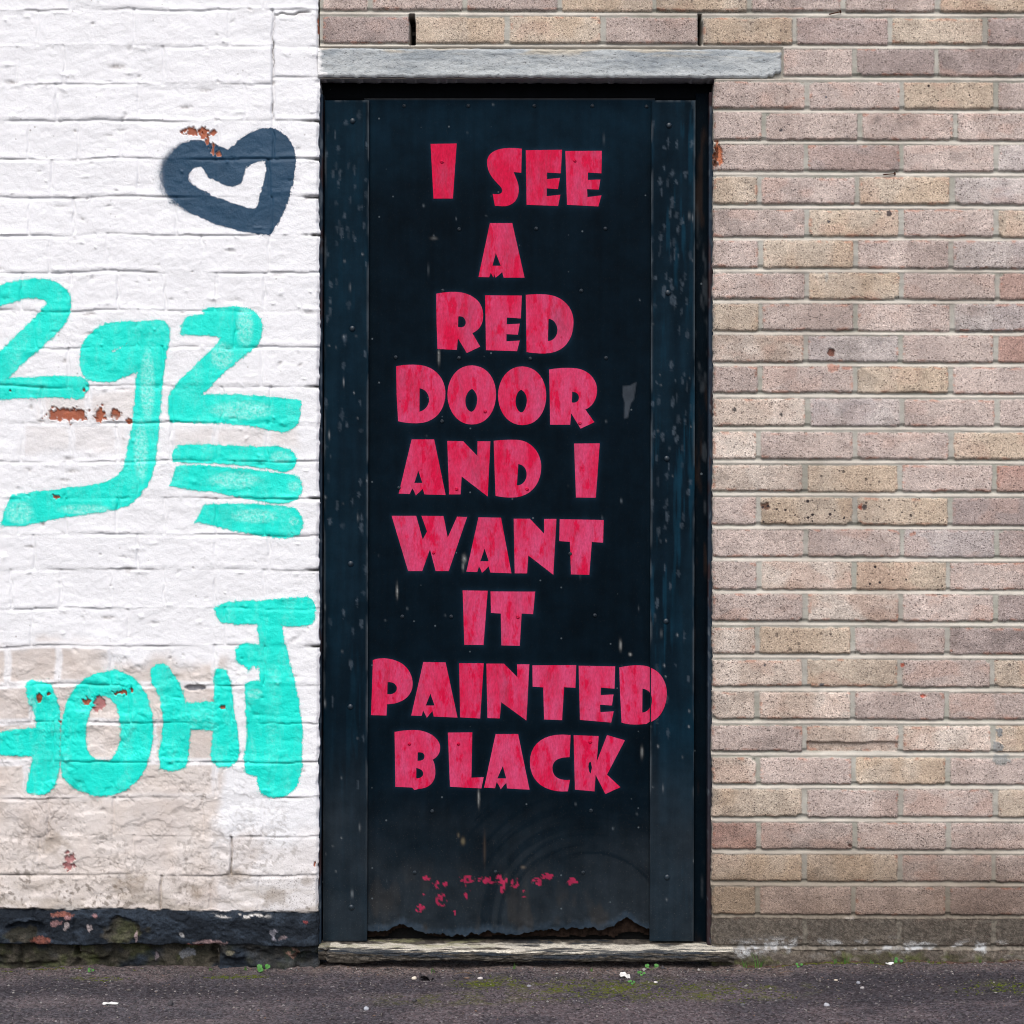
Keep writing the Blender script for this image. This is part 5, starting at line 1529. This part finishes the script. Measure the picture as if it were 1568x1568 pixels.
def ground():
    cx = np.arange(-1.32, 1.32, 0.0045)
    cy = np.arange(-0.62, 0.06, 0.0045)
    gx, gy = spaced(cx, 400, 36), spaced(cy, 400, 36)
    X, Y = np.meshgrid(gx, gy)
    Z = ground_z(X, Y)
    px, pv = X / S + CX, -Y / S        # px across, px in front of the wall
    c = lerp(np.array([0.060, 0.057, 0.061]), np.array([0.090, 0.081, 0.082]), ss(.35, .65, fb(px, pv, 110, 60, seed=1110)))
    band = np.exp(-((pv - 120 - (fb(px, pv, 200, seed=1111) - .5) * 60) / 45.0) ** 2)
    c = lerp(c, np.array([0.034, 0.033, 0.037]), band * np.where(px < 500, .7, .3) )
    c = lerp(c, np.array([0.034, 0.034, 0.038]), .7 * ss(1150, 1300, px) * ss(40, 90, pv) * (1 - ss(190, 240, pv)))
    grit = (1 - ss(18, 70, pv + (fb(px, pv, 40, seed=1112) - .5) * 40))
    c = lerp(c, np.array([0.135, 0.113, 0.095]), grit * np.where((px > 480) & (px < 1200), .75, .35))
    rus = (1 - ss(4, 14, pv)) * ss(1110, 1150, px)
    c = lerp(c, np.array([0.07, 0.035, 0.018]), rus * .7)
    mm = np.zeros(X.shape)
    for (a, b_, rx, ry, s_) in ((930, 120, 190, 80, 1), (760, 95, 80, 45, 1), (1100, 140, 130, 60, .8), (150, 60, 60, 20, .6), (370, 55, 60, 14, .5), (700, 180, 160, 50, .5), (1500, 150, 90, 50, .5), (1180, 130, 80, 40, .4)):
        mm = np.maximum(mm, s_ * (1 - ss(.3, 1.1, np.sqrt(((px - a) / rx) ** 2 + ((pv - b_) / ry) ** 2))))
    mm = mm * ss(.40, .60, fb(px, pv, 30, 18, seed=1113))
    A = np.concatenate([c, np.clip(mm, 0, 1)[..., None]], -1)
    V = np.stack([X, Y, Z], -1).reshape(-1, 3)
    q = quads(*X.shape).reshape(-1, 4)[:, ::-1]
    o = link('ground', mesh_np('ground', V, q, A.reshape(-1, 4)), M['asphalt'])
    setp(o, kind='structure')
    return mm, px, pv
ground()
def gz(x, y):
    return float(ground_z(np.array([x]), np.array([y]))[0])

# loose chippings and grit lying on the asphalt
def scatter():
    rr = random.Random(21)
    base = np.array([(1, 0, 0), (-1, 0, 0), (0, 1, 0), (0, -1, 0), (0, 0, 1), (0, 0, -1)], float)
    tri = np.array([(0, 2, 4), (2, 1, 4), (1, 3, 4), (3, 0, 4), (2, 0, 5), (1, 2, 5), (3, 1, 5), (0, 3, 5)])
    Vs, Fs, Cs = [], [], []
    n = 0
    for k in range(5200):
        x = rr.uniform(-1.3, 1.3)
        u = rr.random()
        y = -0.034 - 0.5 * (u ** 2.2)
        if x < -0.46: y -= -0.022
        s = rr.choice((0.0012, 0.0016, 0.002, 0.002, 0.0028)) * rr.uniform(.7, 1.3)
        if rr.random() < .015: s *= 2.2
        a = rr.uniform(0, 6.28)
        R = np.array([(math.cos(a), -math.sin(a), 0), (math.sin(a), math.cos(a), 0), (0, 0, 1)])
        jit = np.array([[rr.uniform(.6, 1.2)] for _ in range(6)])
        v = (base * jit * np.array([s * rr.uniform(.8, 1.6), s, s * rr.uniform(.5, .9)])) @ R.T
        Vs.append(v)
        Fs.append((x, y, s))
        t = rr.random()
        c = (0.28, 0.265, 0.25) if t < .06 else ((0.13, 0.115, 0.11) if t < .5 else ((0.06, 0.057, 0.062) if t < .95 else (0.16, 0.11, 0.085)))
        Cs.append(c)
    XY = np.array(Fs)
    Z = ground_z(XY[:, 0], XY[:, 1])
    V = np.concatenate([v + np.array([p[0], p[1], z + p[2] * .35]) for v, p, z in zip(Vs, XY, Z)])
    F = np.concatenate([tri + 6 * i for i in range(len(Vs))])
    Cc = np.repeat(np.array([(*c, 1) for c in Cs]), 6, 0)
    o = link('loose_grit', mesh_np('loose_grit', V, F, Cc), M['stone'], None, False)
    setp(o, 'small loose chippings scattered over the asphalt by the wall foot', 'grit', kind='stuff')
    # moss cushions in the asphalt
    Vs, Fs, n = [], [], 0
    for k in range(2600):
        z_ = rr.random()
        (a, b_, rx, ry) = rr.choice(((930, 130, 160, 70), (930, 130, 160, 70), (930, 120, 120, 50), (760, 100, 60, 35), (1100, 150, 110, 55), (150, 60, 50, 16), (370, 55, 50, 10), (1500, 150, 80, 40), (60, 10, 200, 5), (1300, 8, 200, 5)))
        px, pv = a + rr.gauss(0, .45) * rx, b_ + rr.gauss(0, .45) * ry
        if vn(np.array([px]), np.array([pv]), 18, 10, seed=1150)[0] < .42 or pv < 3: continue
        x, y = (px - CX) * S, -pv * S
        if -0.46 < x < 0.53 and y > -0.04: continue
        s = rr.uniform(.0012, .0030)
        Vs.append((x, y, s)); 
    XY = np.array(Vs)
    Z = ground_z(XY[:, 0], XY[:, 1])
    rng = np.random.default_rng(4)
    V = (base[None] * (XY[:, 2][:, None, None] * np.array([1.3, 1.1, .6])) * rng.uniform(.7, 1.3, (len(XY), 6, 1))) + np.stack([XY[:, 0], XY[:, 1], Z], -1)[:, None, :]
    F = (tri[None] + 6 * np.arange(len(XY))[:, None, None]).reshape(-1, 3)
    o = link('moss', mesh_np('moss', V.reshape(-1, 3), F), M['moss'], None, True)
    setp(o, 'yellow green moss growing in the asphalt in front of the door', 'moss', kind='stuff')
scatter()

# ------------------------------------------------------------ weeds, grass, litter
def leaf(bm, c, r, dirv, tilt, heart_=True):
    n = 8
    cen = bm.verts.new(c)
    ring = []
    for i in range(n):
        a = 2 * math.pi * i / n
        rr_ = r * (1 - 0.25 * max(0, math.cos(a)) ** 4)
        p = Vector((math.cos(a + dirv) * rr_, math.sin(a + dirv) * rr_, math.sin(a * 2) * r * .12))
        p.rotate(__import__('mathutils').Euler((tilt, 0, 0)))
        ring.append(bm.verts.new(Vector(c) + p))
    for i in range(n):
        bm.faces.new((cen, ring[i], ring[(i + 1) % n]))

def stem(bm, a, b_, r):
    a, b_ = Vector(a), Vector(b_)
    d = (b_ - a).normalized()
    u = d.orthogonal().normalized() * r
    w_ = d.cross(u).normalized() * r
    A_ = [bm.verts.new(a + u * math.cos(t) + w_ * math.sin(t)) for t in (0, 2.1, 4.2)]
    B_ = [bm.verts.new(b_ + u * math.cos(t) * .7 + w_ * math.sin(t) * .7) for t in (0, 2.1, 4.2)]
    for i in range(3):
        bm.faces.new((A_[i], A_[(i + 1) % 3], B_[(i + 1) % 3], B_[i]))

def weed(px, py, size, n, label, dy=0.0):
    x, y = G(px, py)
    y = min(y, -0.012) + dy
    o = empty('weed', label, 'weed', (x, y, gz(x, y)), 'small green weeds at the wall foot')
    rr = random.Random(int(px * 7 + py))
    bs, bl = bmesh.new(), bmesh.new()
    for k in range(n):
        a = 2 * math.pi * k / n + rr.uniform(-.3, .3)
        tip = (math.cos(a) * size * .8, math.sin(a) * size * .3, size * (.5 + .55 * rr.random()) + math.sin(a) * size * .25)
        stem(bs, (0, 0, 0), tip, size * .045)
        for q in range(3):
            b_ = a + (q - 1) * 1.9
            leaf(bl, (tip[0] + math.cos(b_) * size * .22, tip[1], tip[2] + math.sin(b_) * size * .16), size * .27, b_, rr.uniform(.9, 1.3))
    bm_obj('stem', bs, M['grass'], o)
    bm_obj('leaf', bl, M['leaf'], o, True)

def grass(px, py, h, n, label, y=None):
    x, yy = G(px, py)
    yy = min(yy, -0.012) if y is None else y
    rr = random.Random(int(px * 3 + py))
    bm = bmesh.new()
    for k in range(n):
        bx, by = rr.uniform(-1, 1) * h * .25, rr.uniform(-.6, .3) * h * .2
        lx, ly, hh, w_ = rr.uniform(-.35, .35) * h, rr.uniform(-.25, .05) * h, h * rr.uniform(.55, 1.05), h * .028 + .0005
        pts = []
        for t in (0, .4, .75, 1.0):
            pts.append((bx + lx * t * t, by + ly * t * t, hh * t - .1 * hh * t * t, w_ * (1 - t) + .0001))
        prev = None
        for (a, b_, c_, w2) in pts:
            cur = (bm.verts.new((a - w2, b_, c_)), bm.verts.new((a + w2, b_ + w2 * .5, c_)))
            if prev: bm.faces.new((prev[0], prev[1], cur[1], cur[0]))
            prev = cur
    o = bm_obj('grass_tuft', bm, M['grass'], None, True)
    o.location = (x, yy, gz(x, yy) - .001)
    setp(o, label, 'grass', 'grass tufts at the wall foot')

weed(401, 1489, .016, 3, 'bright green clover sprig in front of the black wall base', 0)
weed(138, 1487, .008, 3, 'tiny green seedling under the mossy left end of the wall base')
weed(996, 1481, .013, 2, 'two leaved sprout touching the underside of the door sill', -.03)
weed(1374, 1479, .010, 3, 'small clover seedling at the foot of the pale brick wall')
weed(1223, 1487, .008, 3, 'tiny seedling on the asphalt right of the door sill')
weed(982, 1495, .008, 4, 'low bluish seedling just right of the white paper scrap')
weed(967, 1507, .007, 4, 'flat seedling in the moss below the white paper scrap')
grass(1161, 1478, .042, 5, 'tallest grass tuft, close to the right end of the sill')
grass(1139, 1482, .026, 4, 'grass tuft touching the right end of the sill')
grass(1279, 1474, .016, 5, 'short grass tuft left of the middle of the pale brick wall')
grass(1295, 1480, .020, 6, 'bushier grass tuft under the white blob on the pale bricks')
grass(1334, 1473, .014, 5, 'small grass tuft in the middle of the pale brick wall foot')
grass(1421, 1472, .013, 5, 'small grass tuft below a mossy brick towards the right edge')
grass(1499, 1470, .013, 5, 'grass tuft nearest the right edge of the photo')
grass(663, 1486, .020, 3, 'grass blades in front of the left half of the sill', -.045)
grass(788, 1489, .017, 4, 'grass blades under the middle of the sill', -.048)
grass(905, 1488, .013, 4, 'grass blades left of the white paper scrap', -.048)
grass(376, 1484, .016, 4, 'thin grass blades left of the bright clover sprig')
grass(322, 1483, .013, 5, 'grass growing in the recess of the black base')

def scrap(name, label, cat, px, py, L, Wd, Hh, mat, seed, ang=0.0):
    x, y = G(px, py)
    n = 9
    rng = np.random.default_rng(seed)
    u, v = np.meshgrid(np.linspace(-1, 1, n), np.linspace(-1, 1, 6))
    ed = 1 + .25 * (rng.random(u.shape) - .5)
    X_, Y_ = u * L / 2 * ed * np.sqrt(np.clip(1 - .35 * v * v, 0, 1)), v * Wd / 2 * ed * np.sqrt(np.clip(1 - .55 * u * u, .05, 1))
    Z_ = Hh * (vn(u * 10 + seed * 5, v * 10, 5, seed=seed) * 1.4 - .2) + .0015
    V = np.stack([X_, Y_, Z_], -1).reshape(-1, 3)
    q = quads(*u.shape).reshape(-1, 4)[:, ::-1]
    V2 = np.concatenate([V, V - np.array([0, 0, .0008])])
    me = mesh_np(name, V2, np.concatenate([q, q[:, ::-1] + len(V)]))
    o = link(name, me, mat)
    o.location = (x, y, gz(x, y))
    o.rotation_euler = (0.15, 0, ang)
    setp(o, label, cat)
scrap('paper_scrap', 'crumpled white paper scrap on the asphalt below the right of the sill', 'litter', 956, 1496, .026, .026, .007, M['paper'], 17, .3)
scrap('paper_scrap', 'flat white sliver on the dark asphalt at the lower left', 'litter', 170, 1536, .034, .011, .002, M['paper'], 5, .05)
scrap('dead_leaf', 'dark curled dead leaf on the ground below the left of the sill', 'leaf', 653, 1499, .034, .030, .012, M['deadleaf'], 8, .2)
scrap('paper_scrap', 'pale folded scrap at the foot of the pale brick wall', 'litter', 1362, 1484, .020, .010, .003, M['paper'], 12, 0)

def pebble(px, py, r, c, label):
    x, y = G(px, py)
    bm = bmesh.new()
    bmesh.ops.create_icosphere(bm, subdivisions=2, radius=r)
    rr = random.Random(int(px + py))
    ax = (rr.uniform(.9, 1.4), rr.uniform(.8, 1.1), rr.uniform(.55, .8))
    for v in bm.verts:
        k = 1 + .18 * math.sin(v.co.x / r * 3 + px) * math.cos(v.co.y / r * 2.3) + rr.uniform(-.05, .05)
        v.co = Vector((v.co.x * ax[0] * k, v.co.y * ax[1] * k, v.co.z * ax[2] * k))
    me = bpy.data.meshes.new('pebble')
    bm.to_mesh(me); bm.free()
    a = me.attributes.new('Col', 'FLOAT_COLOR', 'POINT')
    a.data.foreach_set('color', np.tile(np.array([*c, 1.], np.float32), len(me.vertices)))
    o = link('pebble', me, M['stone'])
    o.location = (x, y, gz(x, y) + r * .3)
    setp(o, label, 'pebble', 'loose pebbles on the asphalt')
for p in ((634, 1499, .0062, (.62, .56, .46), 'cream pebble beside the dark dead leaf'),
          (561, 1548, .0062, (.36, .38, .42), 'pale grey pebble low on the asphalt left of centre'),
          (735, 1501, .0055, (.50, .47, .45), 'whitish pebble on the grit below the middle of the sill'),
          (1266, 1542, .0068, (.36, .37, .40), 'grey pebble on the asphalt towards the lower right'),
          (1314, 1512, .0055, (.26, .27, .30), 'bluish pebble right of the weeds below the pale bricks'),
          (1137, 1541, .0055, (.10, .10, .11), 'dark pebble beyond the moss at the lower right'),
          (1320, 1518, .0045, (.30, .29, .29), 'small grey pebble just below the bluish one'),
          (1004, 1504, .0042, (.55, .53, .50), 'tiny white pebble right of the paper scrap'),
          (1280, 1505, .0040, (.48, .42, .34), 'tiny tan pebble left of the bluish one'),
          (810, 1512, .0045, (.24, .24, .26), 'grey pebble at the left edge of the moss')):
    pebble(*p)

def twig(px, py, L, ang, label, r=.0011):
    x, y = G(px, py)
    bm = bmesh.new()
    p0 = Vector((-L / 2, 0, .002))
    for k in range(5):
        t = (k + 1) / 5
        p1 = Vector((-L / 2 + L * t, .004 * math.sin(t * 4 + px), .002 + .004 * math.sin(t * 3.1)))
        stem(bm, p0, p1, r)
        p0 = p1
    o = bm_obj('twig', bm, M['twig'], None, True)
    o.location = (x, y, gz(x, y))
    o.rotation_euler = (0, 0, ang)
    setp(o, label, 'twig')
twig(709, 1495, .040, .05, 'thin straw on the grit below the middle of the sill')
twig(1205, 1494, .034, .1, 'thin pale twig on the asphalt right of the sill', .0009)
twig(76, 1485, .030, .3, 'curved dry stalk at the foot of the mossy wall base', .0010)
print('scene built', len(bpy.data.objects))
